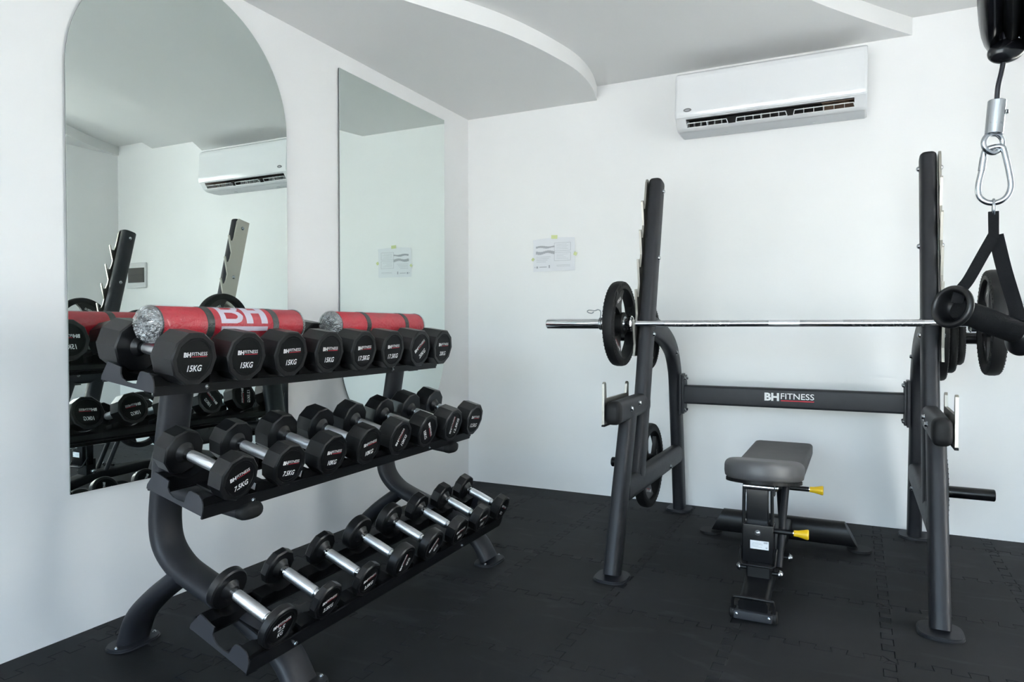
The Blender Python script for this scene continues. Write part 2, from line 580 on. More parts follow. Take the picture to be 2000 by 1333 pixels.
for i in range(0, 9):
    for j in range(-1, 19):
        x0 = .0975 + (i - 1) * PIT; y0 = -.2145 - j * PIT
        if x0 > W - .03 or x0 + PIT < .03 or y0 > -.02 or y0 + PIT < D + .02: continue
        tile(i, j)
# terrace outside the glazed opening
mb = MB(); mb.box((48.7, 0, -.22), (90, 90, .1))
struct(mb.obj('terrace', 'outer_ground'))
mb = MB(); mb.box((-41.3, 0, -.22), (90, 90, .1))
struct(mb.obj('ground', 'paved_ground'))
mb = MB(); mb.box((4.55, -1.2, 2.52), (1.6, 6.4, .12))
struct(mb.obj('sky_blocker', 'ceiling_paint'))  # added unseen slab, keeps high sky light out of the right-hand window
mb = MB(); mb.box((6.7, -1.5, 1.33), (.2, 11, 3.0))
struct(mb.obj('bounce_wall', 'wall_paint'))  # added unseen wall, bounces sunlight into the right-hand window and hides sky

# ------------------------------------------------------------------ mirrors
def mirror(yc, z0, z1, arch, label):
    r = .478
    t = thing('wall_mirror', label, 'mirror', (0, yc, z0))
    h = z1 - z0
    pts = [(-r, 0), (r, 0), (r, h - r)] + [(r * math.cos(a), h - r + r * math.sin(a)) for a in [PI * k / 48 for k in range(1, 48)]] + [(-r, h - r)]
    if arch == 'bottom':
        pts = [(a, h - b) for a, b in pts]
    mb = MB(); mb.prism(pts, .0105, .0120, lambda a, b, x: (x, a, b)); mb.obj('mirror_face', 'mirror_glass', t)
    mb = MB(); mb.prism([(a * .998, b) for a, b in pts], .0065, .0105, lambda a, b, x: (x, a, b)); mb.obj('glass_edge', 'mirror_edge', t)
    c = (0, h / 2)
    mb = MB(); mb.prism([(a * .86, c[1] + (b - c[1]) * .92) for a, b in pts], .0005, .0065, lambda a, b, x: (x, a, b)); mb.obj('backing_board', 'plastic_black', t)
mirror(-2.095, .462, 2.314, 'top', 'tall frameless wall mirror with a round-arched top and straight bottom')
mirror(-.789, .408, 2.260, 'bottom', 'tall frameless wall mirror with a square top and rounded bottom beside the corner')

# ------------------------------------------------------------------ dumbbell rack
PHI = R(1.64)
RM = Matrix.Translation((0, -1.21, 0)) @ Matrix.Rotation(PHI, 4, 'Z')
rack = thing('dumbbell_rack', 'charcoal three-tier dumbbell rack with bent oval-tube frames under the mirrors', 'rack', (0, -1.21, 0), PHI)
TR = {1: (.292, .851, R(8.2)), 2: (.476, .556, R(14.6)), 3: (.638, .197, R(21.9))}
Y0, Y1 = -1.475, .022
def tl(k, s_, n, y=0.):
    x0, z0, t = TR[k]
    return Vector((x0 + s_ * math.cos(t) + n * math.sin(t), y, z0 + n * math.cos(t) - s_ * math.sin(t)))
def tray_M(k, s_=0., n=0., y=0.):
    x0, z0, t = TR[k]
    M = Matrix(((math.cos(t), 0, math.sin(t)), (0, 1, 0), (-math.sin(t), 0, math.cos(t)))).to_4x4()
    M.translation = tl(k, s_, n, y)
    return M
SEC = oval(.056, .105, 24, 2.5)
UPATH = crom([(.397, 0, .845), (.395, 0, .815), (.365, 0, .64), (.345, 0, .50), (.337, 0, .405), (.352, 0, .335), (.405, 0, .28), (.48, 0, .247), (.58, 0, .212),
              (.68, 0, .172), (.76, 0, .128), (.825, 0, .078), (.868, 0, .012)], 5)
RPATH = crom([(.43, 0, .262), (.385, 0, .232), (.30, 0, .170), (.225, 0, .098), (.185, 0, .012)], 5)
YF = (-1.305, -.15)
for y in YF:
    mb = MB(); mb.sweep([p + Vector((0, y, 0)) for p in UPATH], SEC, (0, 1, 0)); mb.obj('upright_tube', 'rack_metal', rack, 40)
    mb = MB(); mb.sweep([p + Vector((0, y, 0)) for p in RPATH], SEC, (0, 1, 0)); mb.obj('rear_leg', 'rack_metal', rack, 40)
    for x in (.87, .187):
        mb = MB(); sec = rrect(.10, .165, .048, 7)
        mb.prism(sec, 0.001, .006, lambda a, b, h: (x + a, y + b, h)); mb.prism([(a * .94, b * .965) for a, b in sec], .006, .011, lambda a, b, h: (x + a, y + b, h))
        ft = mb.obj('foot_plate', 'rack_metal', rack, 30)
        for s_ in (-1, 1):
            bolt(ft, (x + .012, y + s_ * .066, .011), (0, 0, 1), .6)
    # arms that carry the middle tray, with rubber end caps
    p0 = Vector((.35, y, .515)); p1 = Vector((.672, y, .478))
    mb = MB(); mb.sweep([p0, p1], oval(.046, .085, 20, 3), (0, 1, 0)); a = mb.obj('tray_arm', 'rack_metal', rack, 40)
    d = (p1 - p0).normalized()
    mb = MB(); mb.sweep([p1 + d * q for q in (0, .012, .022, .027)], oval(.049, .09, 20, 2.6), (0, 1, 0))
    n0 = 20
    for i, sc in enumerate((1, 1, .82, .45)):
        for k in range(n0):
            q = p1 + d * (0, .014, .026, .031)[i]; v = Vector(mb.v[i * n0 + k]) - (p1 + d * (0, .012, .022, .027)[i])
            mb.v[i * n0 + k] = tuple(q + v * sc)
    mb.obj('rubber_cap', 'rubber', rack, 60)
    # stubs under the top and bottom trays
    mb = MB(); mb.box(tl(1, .108, -.008, y), (.19, .07, .016), tray_M(1).to_3x3()); mb.obj('tray_bracket', 'rack_metal', rack)
    mb = MB(); mb.box(tl(3, .108, -.008, y), (.20, .07, .016), tray_M(3).to_3x3()); mb.obj('tray_bracket', 'rack_metal', rack)

PLATE = [(0, .0), (.0, .012), (.021, .056), (.078, .050), (.0785, .030), (.088, .019), (.105, .0125), (.128, .0115), (.147, .014), (.151, .035), (.157, .049), (.165, .0525),
         (.195, .051), (.206, .044), (.2135, .03), (.217, .014), (.217, 0)]
# spec of every dumbbell: marking, head radius, head depth, length, roll, sides
T1 = [('15KG', .0775, .088, .318, 0, 10), ('15KG', .0775, .088, .318, 0, 10), ('15KG', .0775, .088, .318, 2, 10), ('15KG', .0775, .088, .318, 0, 10),
      ('17.5KG', .0785, .095, .330, 2, 10), ('17.5KG', .0785, .095, .330, 2, 10), ('20KG', .081, .102, .345, 38, 10), ('20KG', .081, .102, .345, 0, 10)]
T2 = [('7.5KG', .066, .054, .272, 20, 10), ('7.5KG', .066, .054, .272, -4, 10), ('10KG', .069, .064, .280, -3, 10), ('10KG', .069, .064, .280, 8, 10),
      ('10KG', .069, .064, .280, 62, 10), ('10KG', .069, .064, .280, -58, 10), ('12.5KG', .073, .072, .290, 80, 10), ('12.5KG', .073, .072, .290, -6, 10)]
T3 = [('2.5\nKG', .060, .026, .222, 12, 0), ('2.5KG', .057, .026, .222, 10, 10), ('2.5KG', .057, .026, .222, 14, 10), ('4KG', .059, .036, .232, 78, 0),
      ('4KG', .059, .036, .232, 52, 0), ('5KG', .057, .040, .236, 12, 10), ('5KG', .057, .040, .236, 6, 10), ('5KG', .057, .040, .236, -25, 10)]
SPEC = {1: T1, 2: T2, 3: T3}
YD = [-1.392 + .1915 * i for i in range(8)]
NA = .100
SADDLE = {}
def saddle(r):
    if r not in SADDLE:
        ys = [-.080 + .160 * k / 28 for k in range(29)]
        top = []
        for y in ys:
            rr = r + .002
            n = NA - math.sqrt(rr * rr - y * y) if abs(y) < rr else 1
            top.append((y, min(n, .048 - .25 * max(0, abs(y) - .070))))
        poly = [(ys[0], .0075)] + top + [(ys[-1], .0075)]
        mb = MB(); mb.prism(poly, -.020, .020, lambda a, b, h: (h, a, b))
        SADDLE[r] = mb.mesh('saddle', 'urethane_cap', 30)
    return SADDLE[r]
for k in (1, 2, 3):
    fn = lambda s_, n, y: tl(k, s_, n, y)
    mb = MB()
    # back rail: flat strip with an upturned rear wall; front rail: strip with a lip
    q = NA - max(d[1] for d in SPEC[k]) - .003      # rail walls stay under the heads
    mb.prism([(.0, -.006), (.0, q * .6), (.004, q), (.008, q), (.006, .0075), (.054, .0075), (.054, .002), (.006, .002), (.006, -.006)], Y0 + .004, Y1 - .004, lambda a, b, h: fn(a, b, h))
    tr = mb.obj('tray', 'black_metal', rack)
    mb = MB(); mb.prism([(.164, .002), (.164, .0075), (.211, .0075), (.211, q), (.2165, q), (.2165, -.010), (.211, -.010), (.211, .002)], Y0 + .004, Y1 - .004, lambda a, b, h: fn(a, b, h))
    mb.obj('front_rail', 'black_metal', tr)
    for y in YF:
        mb = MB(); mb.prism([(.054, .002), (.164, .002), (.164, .0075), (.054, .0075)], y - .05, y + .05, lambda a, b, h: fn(a, b, h)); mb.obj('cross_plate', 'black_metal', tr)
    for y in (Y0, Y1 - .004):
        mb = MB(); mb.prism(PLATE, y, y + .004, lambda a, b, h: fn(a, b, h)); mb.obj('end_plate', 'rack_plate', tr)
    for i, y in enumerate(YD):
        r = SPEC[k][i][1]
        link('saddle', saddle(r), tr, tray_M(k, .0275 + .005, 0, y)); link('saddle', saddle(r), tr, tray_M(k, .1885, 0, y))
    for y in YF:
        for s_ in (.07, .145):
            bolt(tr, tl(k, s_, .0075, y + .02), tl(k, 0, 1) - tl(k, 0, 0), .7)
    for y in (YD[0] + .096, YD[5] + .096):
        bolt(tr, tl(k, .2165, .004, y), tl(k, 1, 0) - tl(k, 0, 0), .7)
    if k == 2:
        for y in (YD[1] - .0806, YD[2] - .0806):
            mb = MB(); mb.box(tl(2, .190, .036, y), (.024, .0008, .020), tray_M(2).to_3x3()); mb.obj('white_sticker', 'white_print', tr)

# ------------------------------------------------------------------ dumbbells
LOGO = {}
HEADS = {}
def head_mesh(r, w, sides):
    key = (r, w, sides)
    if key not in HEADS:
        seg = sides or 48; b = .004
        mb = MB()
        # +X is the outer end; boot towards the handle on the inner side
        mb.lathe([(-w + b * .2, r * .60), (-w, r - b), (-w + b, r), (-b, r), (0, r - b), (0, r * .80), (-.0015, r * .785)], seg, ph=PI / 2 + (PI / seg if seg % 4 else 0))
        mb.lathe([(-w - .013, .0185), (-w - .011, .021), (-w - .003, .026), (-w + .004, .034)], 28)
        h = mb.mesh('head', 'urethane', 28)
        mb = MB()
        mb.lathe([(-.004, r * .79), (-.0004, r * .775), (.0004, r * .765), (.0004, r * .70), (-.0008, r * .69), (-.0008, r * .60), (-.0008, r * .001)], 48, caps=(True, False))
        HEADS[key] = (h, mb.mesh('end_cap', 'urethane_cap', 40))
    return HEADS[key]
WT = {}
def weight_mesh(txt, r):
    key = (txt, r)
    if key not in WT:
        mb = MB()
        if '\n' in txt:
            a, b = txt.split('\n')
            v, f = fit_text(a, r * .42, r * .24, bold=.02, shear=.2); mb.add([(x, y + r * .02, 0) for x, y, z in v], f)
            v, f = fit_text(b, r * .34, r * .24, bold=.02, shear=.2); mb.add([(x - .002, y - r * .30, 0) for x, y, z in v], f)
        else:
            w = r * (.155 * len(txt) + .02 - (.07 if '.' in txt else 0))
            v, f = fit_text(txt, w, r * .235, bold=.022, shear=.18); mb.add(v, f)
        WT[key] = mb.mesh('weight_text', 'white_print')
    return WT[key]
def handle_mesh(L):
    mb = MB(); h = L / 2
    mb.lathe([(h - .015, .0130), (h - .0122, .0130), (h - .012, .0150), (h - .0062, .0150), (h - .006, .0125), (h, .0125)], 24)
    a = mb.mesh('collar', 'chrome', 35)
    mb = MB(); q = h - .014
    mb.lathe([(-q, .0130), (-q + .001, .0162), (-q * .5, .0168), (0, .0174), (q * .5, .0168), (q - .001, .0162), (q, .0130)], 24)
    return a, mb.mesh('handle', 'knurled', 40)
HND = {}
TIER = {1: 'top', 2: 'middle', 3: 'bottom'}
ORD = ['first', 'second', 'third', 'fourth', 'fifth', 'sixth', 'seventh', 'eighth']
def dumbbell(k, i):
    txt, r, w, L, roll, sides = SPEC[k][i]
    n = 7 - i
    where = f'{ORD[n]} from the room corner on the rack\'s {TIER[k]} tier'
    shape = 'ten-sided' if sides else 'round-headed'
    mark = '' if k == 3 else f' marked {txt}'
    t = thing('dumbbell', f'black {shape} dumbbell{mark}, {where}', 'dumbbell', group=f'dumbbells on the {TIER[k]} tier')
    t.matrix_basis = RM @ tray_M(k, .110, NA, YD[i]) @ Matrix.Rotation(R(roll), 4, 'X')
    h, cap = head_mesh(r, w, sides)
    gap = L / 2 - w - .012
    if gap not in HND: HND[gap] = handle_mesh(gap * 2)
    link('collar', HND[gap][0], t); link('collar', HND[gap][0], t, Matrix.Rotation(PI, 4, 'Z')); link('handle', HND[gap][1], t)
    if r not in LOGO: LOGO[r] = logo_mesh('brand_logo', r * 1.02)
    for s_ in (1, -1):
        M = Matrix.Translation((s_ * L / 2, 0, 0)) @ (Matrix() if s_ > 0 else Matrix.Rotation(PI, 4, 'Z'))
        ho = link('head', h, t, M)
        link('end_cap', cap, ho)
        small = '\n' in txt
        link('brand_logo', LOGO[r], ho, face_matrix((0, 1, 0), (0, 0, 1), (.0002, 0, r * (.30 if small else .16))))
        link('weight_text', weight_mesh(txt, r), ho, face_matrix((0, 1, 0), (0, 0, 1), (.0002, 0, 0 if small else -r * .34)))
for k in (1, 2, 3):
    for i in range(8):
        dumbbell(k, i)

# ------------------------------------------------------------------ rolled exercise mats
def rolled_mat(ya, yb, r, logo, label, zc, xl, seed):
    L = yb - ya
    t = thing('rolled_mat', label, 'exercise mat', group='rolled red mats on the top tier')
    t.matrix_basis = RM @ Matrix.Translation((xl, ya, zc))
    # local: axis along +Y
    A = Matrix.Rotation(PI / 2, 4, 'Z')
    mb = MB(); mb.lathe([(.004, r - .005), (.006, r - .001), (.010, r), (L - .010, r), (L - .006, r - .001), (L - .004, r - .005)], 64, A, caps=(False, False))
    body = mb.obj('roll', 'mat_red', t, 40)
    # spiral layers at both ends
    mb = MB()
    for e in (.004, L - .004):
        sgn = 1 if e < .1 else -1
        prev = None; vs_, fs = [], []
        turns = 7.0; N = 260
        for q in range(N + 1):
            a = q / N * turns * 2 * PI; rad = .006 + (r - .009) * q / N
            for dr, off in ((-.0032, .001), (0, -.0012), (.0026, .001)):
                vs_.append((math.sin(a) * (rad + dr), e + sgn * off, math.cos(a) * (rad + dr)))
        for q in range(N):
            for w in (0, 1):
                o = q * 3 + w; fs.append((o, o + 1, o + 4, o + 3))
        mb.add(vs_, fs)
        mb.lathe([(e + sgn * .0016, r - .002), (e + sgn * .0018, .0005)], 40, A, caps=(False, False))
    mb.obj('rolled_layers', 'mat_grey', t, 50)
    for y in (L * .30, L * .76):
        mb = MB(); mb.lathe([(y - .013, r - .001), (y - .013, r + .0016), (y + .013, r + .0016), (y + .013, r - .001)], 64, A, caps=(False, False)); mb.obj('elastic_band', 'strap_dark', t, 40)
    mb = MB(); rg = r + .0006
    mb.lathe([(.003, r - .006), (.003, rg), (.011, rg + .0006), (.011, r)], 64, A, caps=(False, False)); mb.obj('edge_trim', 'mat_grey', t, 40)
    mb = MB(); mb.lathe([(L - .003, r - .006), (L - .003, rg), (L - .008, rg + .0006), (L - .008, r)], 64, A, caps=(False, False)); mb.obj('edge_trim', 'mat_grey', t, 40)
    if logo:
        def inside(u, v):       # u 0..1 along the roll, v 0..1 up the letter
            if u < .47:
                a = u / .47
                if a < .24: return True
                if a < .60 and (v < .17 or v > .83 or abs(v - .5) < .09): return True
                if a >= .60 or True:
                    for c in (.27, .73):
                        dx = (a - .60) / .40; dy = (v - c) / .27
                        q = math.hypot(max(0, dx), dy)
                        if dx > 0 and q <= 1 and math.hypot(max(0, dx / .42), (v - c) / .11) >= 1: return True
                return False
            if u < .53: return False
            a = (u - .53) / .47
            return a < .30 or a > .70 or abs(v - .5) < .10
        mb = MB(); nu, nv = 110, 44; cx = L * .53; wl = .195
        def P(u, v0):
            an = v0
            return ((r + .0008) * math.cos(an), cx - wl / 2 + wl * u, (r + .0008) * math.sin(an))
        for iu in range(nu):
            for iv in range(nv):
                u = (iu + .5) / nu; v = (iv + .5) / nv
                if inside(u, v):
                    a0 = R(4 + 96 * iv / nv); a1 = R(4 + 96 * (iv + 1) / nv)
                    mb.add([P(iu / nu, a0), P((iu + 1) / nu, a0), P((iu + 1) / nu, a1), P(iu / nu, a1)], [(0, 1, 2, 3)])
        for iv in range(6):
            a0 = R(-22 + 16 * iv / 6); a1 = R(-22 + 16 * (iv + 1) / 6)
            mb.add([P(0, a0), P(1, a0), P(1, a1), P(0, a1)], [(0, 1, 2, 3)])
        mb.obj('printed_logo', 'mat_logo', body)
    # crinkled clear film, bunched at the ends
    rnd = random.Random(seed)
    mb = MB(); rr = []
    prof = [(-.016, .012), (-.021, .024), (-.019, .036), (-.012, .047), (-.004, r + .0005), (.004, r + .0026), (.012, r + .0030)]
    prof += [(.012 + (L - .024) * q / 14, r + .003) for q in range(1, 14)]
    prof += [(L - .012, r + .003), (L, r + .0022), (L + .006, r * .8), (L + .008, r * .5), (L + .004, .012)]
    for q, (a, b) in enumerate(prof):
        ring = []
        for j in range(72):
            an = 2 * PI * j / 72
            amp = .0045 if a < .002 or a > L else .0006
            k1 = math.sin(an * 9 + q * 1.7 + seed) * math.sin(an * 5 - q * .9) + rnd.uniform(-.6, .6)
            ring.append((math.sin(an) * (b + (k1 * amp * .5 if a < 0 else abs(k1) * .0006)), a + k1 * amp * (1 if (a < .002 or a > L) else .3), math.cos(an) * (b + (k1 * amp * .5 if a < 0 else abs(k1) * .0006))))
        rr.append(ring)
    mb.m = 1; mb.rings(rr[:6], caps=(True, False)); mb.m = 0; mb.rings(rr[5:-4], caps=(False, False)); mb.m = 1; mb.rings(rr[-5:], caps=(False, True))
    mb.obj('clear_wrap', ['clear_film', 'film_crinkle'], t, 25)
rolled_mat(-1.418, -.828, .0535, True, 'rolled red mat in clear film printed with a large white BH, lying on the dumbbells', 1.0095, .414, 1)
rolled_mat(-.625, -.02, .0535, False, 'plain rolled red mat in clear film, lying on the dumbbells beside the room corner', 1.0095, .414, 4)

# ------------------------------------------------------------------ squat rack
XL, XR = 1.404, 2.522
sq = thing('squat_rack', 'charcoal steel squat rack with sloping uprights and logo crossbar against the back wall', 'squat rack', (0, 0, 0))
OV = oval(.062, .10, 24, 3.2)      # (normal in side plane is the wide side)
OVS = [(b, a) for a, b in OV]      # wide in the side plane, narrow along x
uy = lambda z: -.62 - .24 * (1.70 - z)
for X, sd in ((XL, -1), (XR, 1)):
    side = lambda pts: [Vector((X, y, z)) for y, z in pts]
    mb = MB(); mb.sweep(side([(uy(.345), .345), (uy(1.0), 1.0), (uy(1.69), 1.69)]), OVS, (1, 0, 0)); up = mb.obj('upright', 'rack_metal', sq, 40)
    # rounded cap
    mb = MB(); rr = []
    tdir = Vector((0, .24, 1)).normalized()
    for a, sc in ((0, 1), (.006, .97), (.011, .86), (.014, .6)):
        c = Vector((X, uy(1.69), 1.69)) + tdir * a
        n = Vector((1, 0, 0)).cross(tdir)
        rr.append([c + n * p * sc + Vector((1, 0, 0)) * q * sc for p, q in OVS])
    mb.rings(rr); mb.obj('end_cap', 'plastic_black', up, 60)
    mb = MB(); mb.sweep(side([(-1.29, .012), (-1.075, .635)]), OVS, (1, 0, 0)); mb.obj('front_leg', 'rack_metal', sq, 40)
    rp = crom([(-.118, .012, 0), (-.155, .25, 0), (-.20, .52, 0), (-.232, .72, 0), (-.262, .80, 0), (-.33, .885, 0), (-.45, .945, 0), (-.60, .985, 0), (-.76, 1.01, 0)], 5)
    mb = MB(); mb.sweep(side([(p.x, p.y) for p in rp]), OVS, (1, 0, 0)); mb.obj('rear_leg', 'rack_metal', sq, 40)
    mb = MB(); mb.sweep(side([(-1.15, .322), (-.19, .322)]), OVS, (1, 0, 0)); br = mb.obj('lower_brace', 'rack_metal', sq, 40)
    mb = MB(); mb.sweep(side([(-.985, .36), (-.885, .62)]), [(a * .45, b * .75) for a, b in OVS], (1, 0, 0)); mb.obj('gusset', 'rack_metal', sq, 40)
    for y, ln in ((-1.29, .15), (-.118, .15)):
        mb = MB(); sec = rrect(.135, ln, .05, 7)
        mb.prism(sec, .001, .006, lambda a, b, h: (X + a, y + b, h)); mb.prism([(a * .95, b * .955) for a, b in sec], .006, .012, lambda a, b, h: (X + a, y + b, h)); mb.obj('foot_plate', 'rack_metal', sq, 30)
    # spotter arm
    mb = MB(); mb.sweep(side([(-.84, .662), (-1.262, .658)]), [(a * .92, b) for a, b in OVS], (1, 0, 0)); arm = mb.obj('spotter_arm', 'rack_metal', sq, 40)
    mb = MB(); rr = []
    for a, sc in ((0, 1.02), (.018, 1.02), (.03, .95), (.038, .8), (.042, .5)):
        rr.append([Vector((X + q * sc, -1.262 - a, .658 + p * .92 * sc)) for p, q in OVS])
    mb.rings(rr); mb.obj('end_cap', 'rubber', arm, 60)
    # bracket: a plate on the outer side with two fingers
    xo = X + sd * .034
    mb = MB(); pr = [(-1.292, .612), (-1.292, .775), (-1.278, .782), (-1.268, .775), (-1.262, .715), (-.995, .715), (-.985, .755), (-.975, .765), (-.962, .757), (-.962, .612)]
    mb.prism(pr, xo, xo + sd * .010, lambda a, b, h: (h, a, b)); mb.obj('catch_bracket', 'stainless', arm)
    mb = MB(); pr = [(-1.2935, .603), (-1.2935, .61), (-.962, .61), (-.962, .603)]
    mb.prism(pr, xo - sd * .001, xo + sd * .011, lambda a, b, h: (h, a, b)); mb.obj('bracket_edge', 'plastic_black', arm)
    for y, z in ((-1.14, .664), (-1.02, .676)):
        bolt(arm, (X - sd * .031, y, z), (-sd, 0, 0), 1.1)
    for y, z in ((-.46, .30),):
        bolt(br, (X - sd * .031, y, z), (-sd, 0, 0), 1.0)
    # hook plate on the outer side
    mb = MB(); fe = lambda z: uy(z) - .052
    pr = [(uy(1.70) + .045, 1.690), (uy(1.70) - .040, 1.708), (fe(1.69), 1.690)]
    zt = 1.593
    while zt > .95:
        tip = (fe(zt) - .046, zt)
        pr += [(fe(zt - .028) + .004, zt - .010), (fe(zt - .028) - .007, zt - .034), (fe(zt - .028) - .025, zt - .034), (tip[0] + .008, zt + .001), (tip[0], zt), (tip[0] - .001, zt - .006), (fe(zt - .116) + .002, zt - .112)]
        zt -= .1395
    pr += [(fe(.87), .87), (uy(.87) + .045, .87)]
    mb.prism(pr, xo, xo + sd * .0095, lambda a, b, h: (h, a, b)); hk = mb.obj('hook_plate', 'stainless', sq)
    for z in (1.648, 1.325, .97):
        bolt(hk, (xo + sd * .0095, uy(z), z), (sd, 0, 0), 1.0, DOME, 'dome_bolt')
        bolt(up, (X - sd * .031, uy(z), z), (-sd, 0, 0), 1.0, DOME, 'dome_bolt')
    # crossbar mounts
    xi = X - sd * .033
    mb = MB(); mb.rbox((xi - sd * .004, -.235, .648), (.014, .095, .215), .003); pl_ = mb.obj('mount_plate', 'rack_metal', sq, 30)
    mb = MB(); mb.rbox((xi - sd * .017, -.235, .648), (.010, .09, .20), .003); mb.obj('bar_flange', 'rack_metal', sq, 30)
    for dz in (-.083, .083):
        for dy in (-.026, .026):
            bolt(pl_, (xi - sd * .022, -.235 + dy, .648 + dz), (-sd, 0, 0), 1.0)
    # weight horns
    mb = MB(); mb.cyl((X + sd * .03, -.50, .308), (X + sd * .262, -.50, .308), .0245, 28, bev=.003); mb.obj('weight_horn', 'gloss_black', sq, 40)
    mb = MB(); mb.cyl((X + sd * .03, -.50, .955), (X + sd * .262, -.50, .955), .0242, 28, bev=.003); mb.obj('weight_horn', 'gloss_black', sq, 40)
    bolt(sq, (X - sd * .031, -.345, .87), (-sd, 0, 0), 1.1)
mb = MB(); mb.sweep([(XL + .055, -.235, .648), (XR - .055, -.235, .648)], [(b, a) for a, b in rrect(.058, .098, .012)], (0, 1, 0))
cb = mb.obj('crossbar', 'rack_metal', sq, 35)
link('brand_logo', logo_mesh('brand_logo', .228), cb, face_matrix((1, 0, 0), (0, 0, 1), (1.972, -.2645, .655)))

# ------------------------------------------------------------------ weight plates
def plate_parts(r, th, txt):
    """axis along X, thickness th; rim, three spokes with hand holes between, hub"""
    parts = []
    mb = MB(); w = th / 2; ri = r * .80
    mb.lathe([(-w * .55, ri), (-w, ri + .004), (-w, r - .010), (-w + .004, r - .003), (-w * .35, r), (w * .35, r), (w - .004, r - .003), (w, r - .010), (w, ri + .004), (w * .55, ri)], 72, loop=True)
    # moulded ribs round the rim edge
    parts.append(('rim', mb.mesh('rim', 'rubber', 40), None))
    mb = MB()
    for q in range(60):
        a = 2 * PI * q / 60
        for s_ in (-1, 1):
            M = Matrix.Rotation(a, 4, 'X')
            c = M @ Vector((s_ * (w - .0005), 0, r - .014))
            mb.box(c, (.0026, .004, .013), M.to_3x3())
    parts.append(('rim_ribs', mb.mesh('rim_ribs', 'rubber'), None))
    mb = MB(); rh = r * .27
    mb.lathe([(-w * .9, .0265), (-w * .9, rh - .004), (-w * .8, rh), (w * .8, rh), (w * .9, rh - .004), (w * .9, .0265)], 40, loop=True)
    parts.append(('hub', mb.mesh('hub', 'rubber', 40), None))
    mb = MB(); mb.lathe([(-w * .95, .0256), (-w * .95, .034), (w * .95, .034), (w * .95, .0256)], 36, loop=True)
    parts.append(('steel_bush', mb.mesh('steel_bush', 'chrome_dull', 40), None))
    pts = []
    for a, rad in ((-13, rh * .96), (-17, r * .45), (-27, r * .65), (-36, ri + .003)):
        pts.append((math.sin(R(a)) * rad, math.cos(R(a)) * rad))
    arc = [(math.sin(R(a)) * (ri + .003), math.cos(R(a)) * (ri + .003)) for a in range(-30, 31, 6)]
    poly = pts + arc + [(-x, y) for x, y in reversed(pts)]
    mb = MB(); mb.prism(poly, -w * .42, w * .42, lambda a, b, h: (h, a, b))
    sp = mb.mesh('spoke', 'urethane', 30)
    for q in range(3):
        parts.append(('spoke', sp, Matrix.Rotation(R(120 * q), 4, 'X')))
    if txt:
        v, f = fit_text(txt, r * .26, r * .075, bold=.02)
        mb = MB(); mb.add(v, f); tm = mb.mesh('weight_text', 'white_print')
        lg = logo_mesh('brand_logo', r * .42)
        for q in range(3):
            for s_ in (1, -1):
                M = Matrix.Rotation(R(120 * q), 4, 'X')
                parts.append(('weight_text' if q != 1 else 'brand_logo', tm if q != 1 else lg, M @ face_matrix((0, s_, 0), (0, 0, 1), (s_ * (w * .42 + .0005), 0, r * .60))))
    return parts
PC = {}
def weight_plate(pos, r, th, roll, label, group, txt='10KG'):
    key = (r, th, txt)
    if key not in PC: PC[key] = plate_parts(*key)
    t = thing('weight_plate', label, 'weight plate', group=group)
    t.matrix_basis = Matrix.Translation(pos) @ Matrix.Rotation(R(roll), 4, 'X')
    for nm, me, M in PC[key]:
        link(nm, me, t, M)
BY, BZ, BXC = -.853, 1.0175, 2.0
weight_plate((1.296, BY, BZ), .195, .048, 25, 'black rubber grip plate loaded on the barbell sleeve facing the mirrors', 'plates on the barbell')
weight_plate((2.714, BY, BZ), .195, .048, -20, 'black rubber grip plate loaded on the barbell sleeve behind the hanging handle', 'plates on the barbell')
weight_plate((1.330, -.50, .955), .166, .040, 60, 'black plate on the upper storage horn on the mirror side of the squat rack', 'plates on the storage horns')
weight_plate((1.335, -.50, .308), .210, .046, 45, 'large black plate on the lower storage horn on the mirror side of the squat rack', 'plates on the storage horns')
weight_plate((2.580, -.50, .308), .210, .046, 10, 'large black plate on the low empty-ended horn under the hanging handle', 'plates on the storage horns')
weight_plate((2.582, -.50, .955), .180, .042, 0, 'largest of three black plates on the upper horn behind the hanging handle', 'plates on the storage horns')
weight_plate((2.620, -.50, .955), .146, .032, 30, 'middle-sized of three black plates on the upper horn behind the hanging handle', 'plates on the storage horns')
weight_plate((2.651, -.50, .955), .112, .028, 70, 'smallest of three black plates on the upper horn behind the hanging handle', 'plates on the storage horns', '')

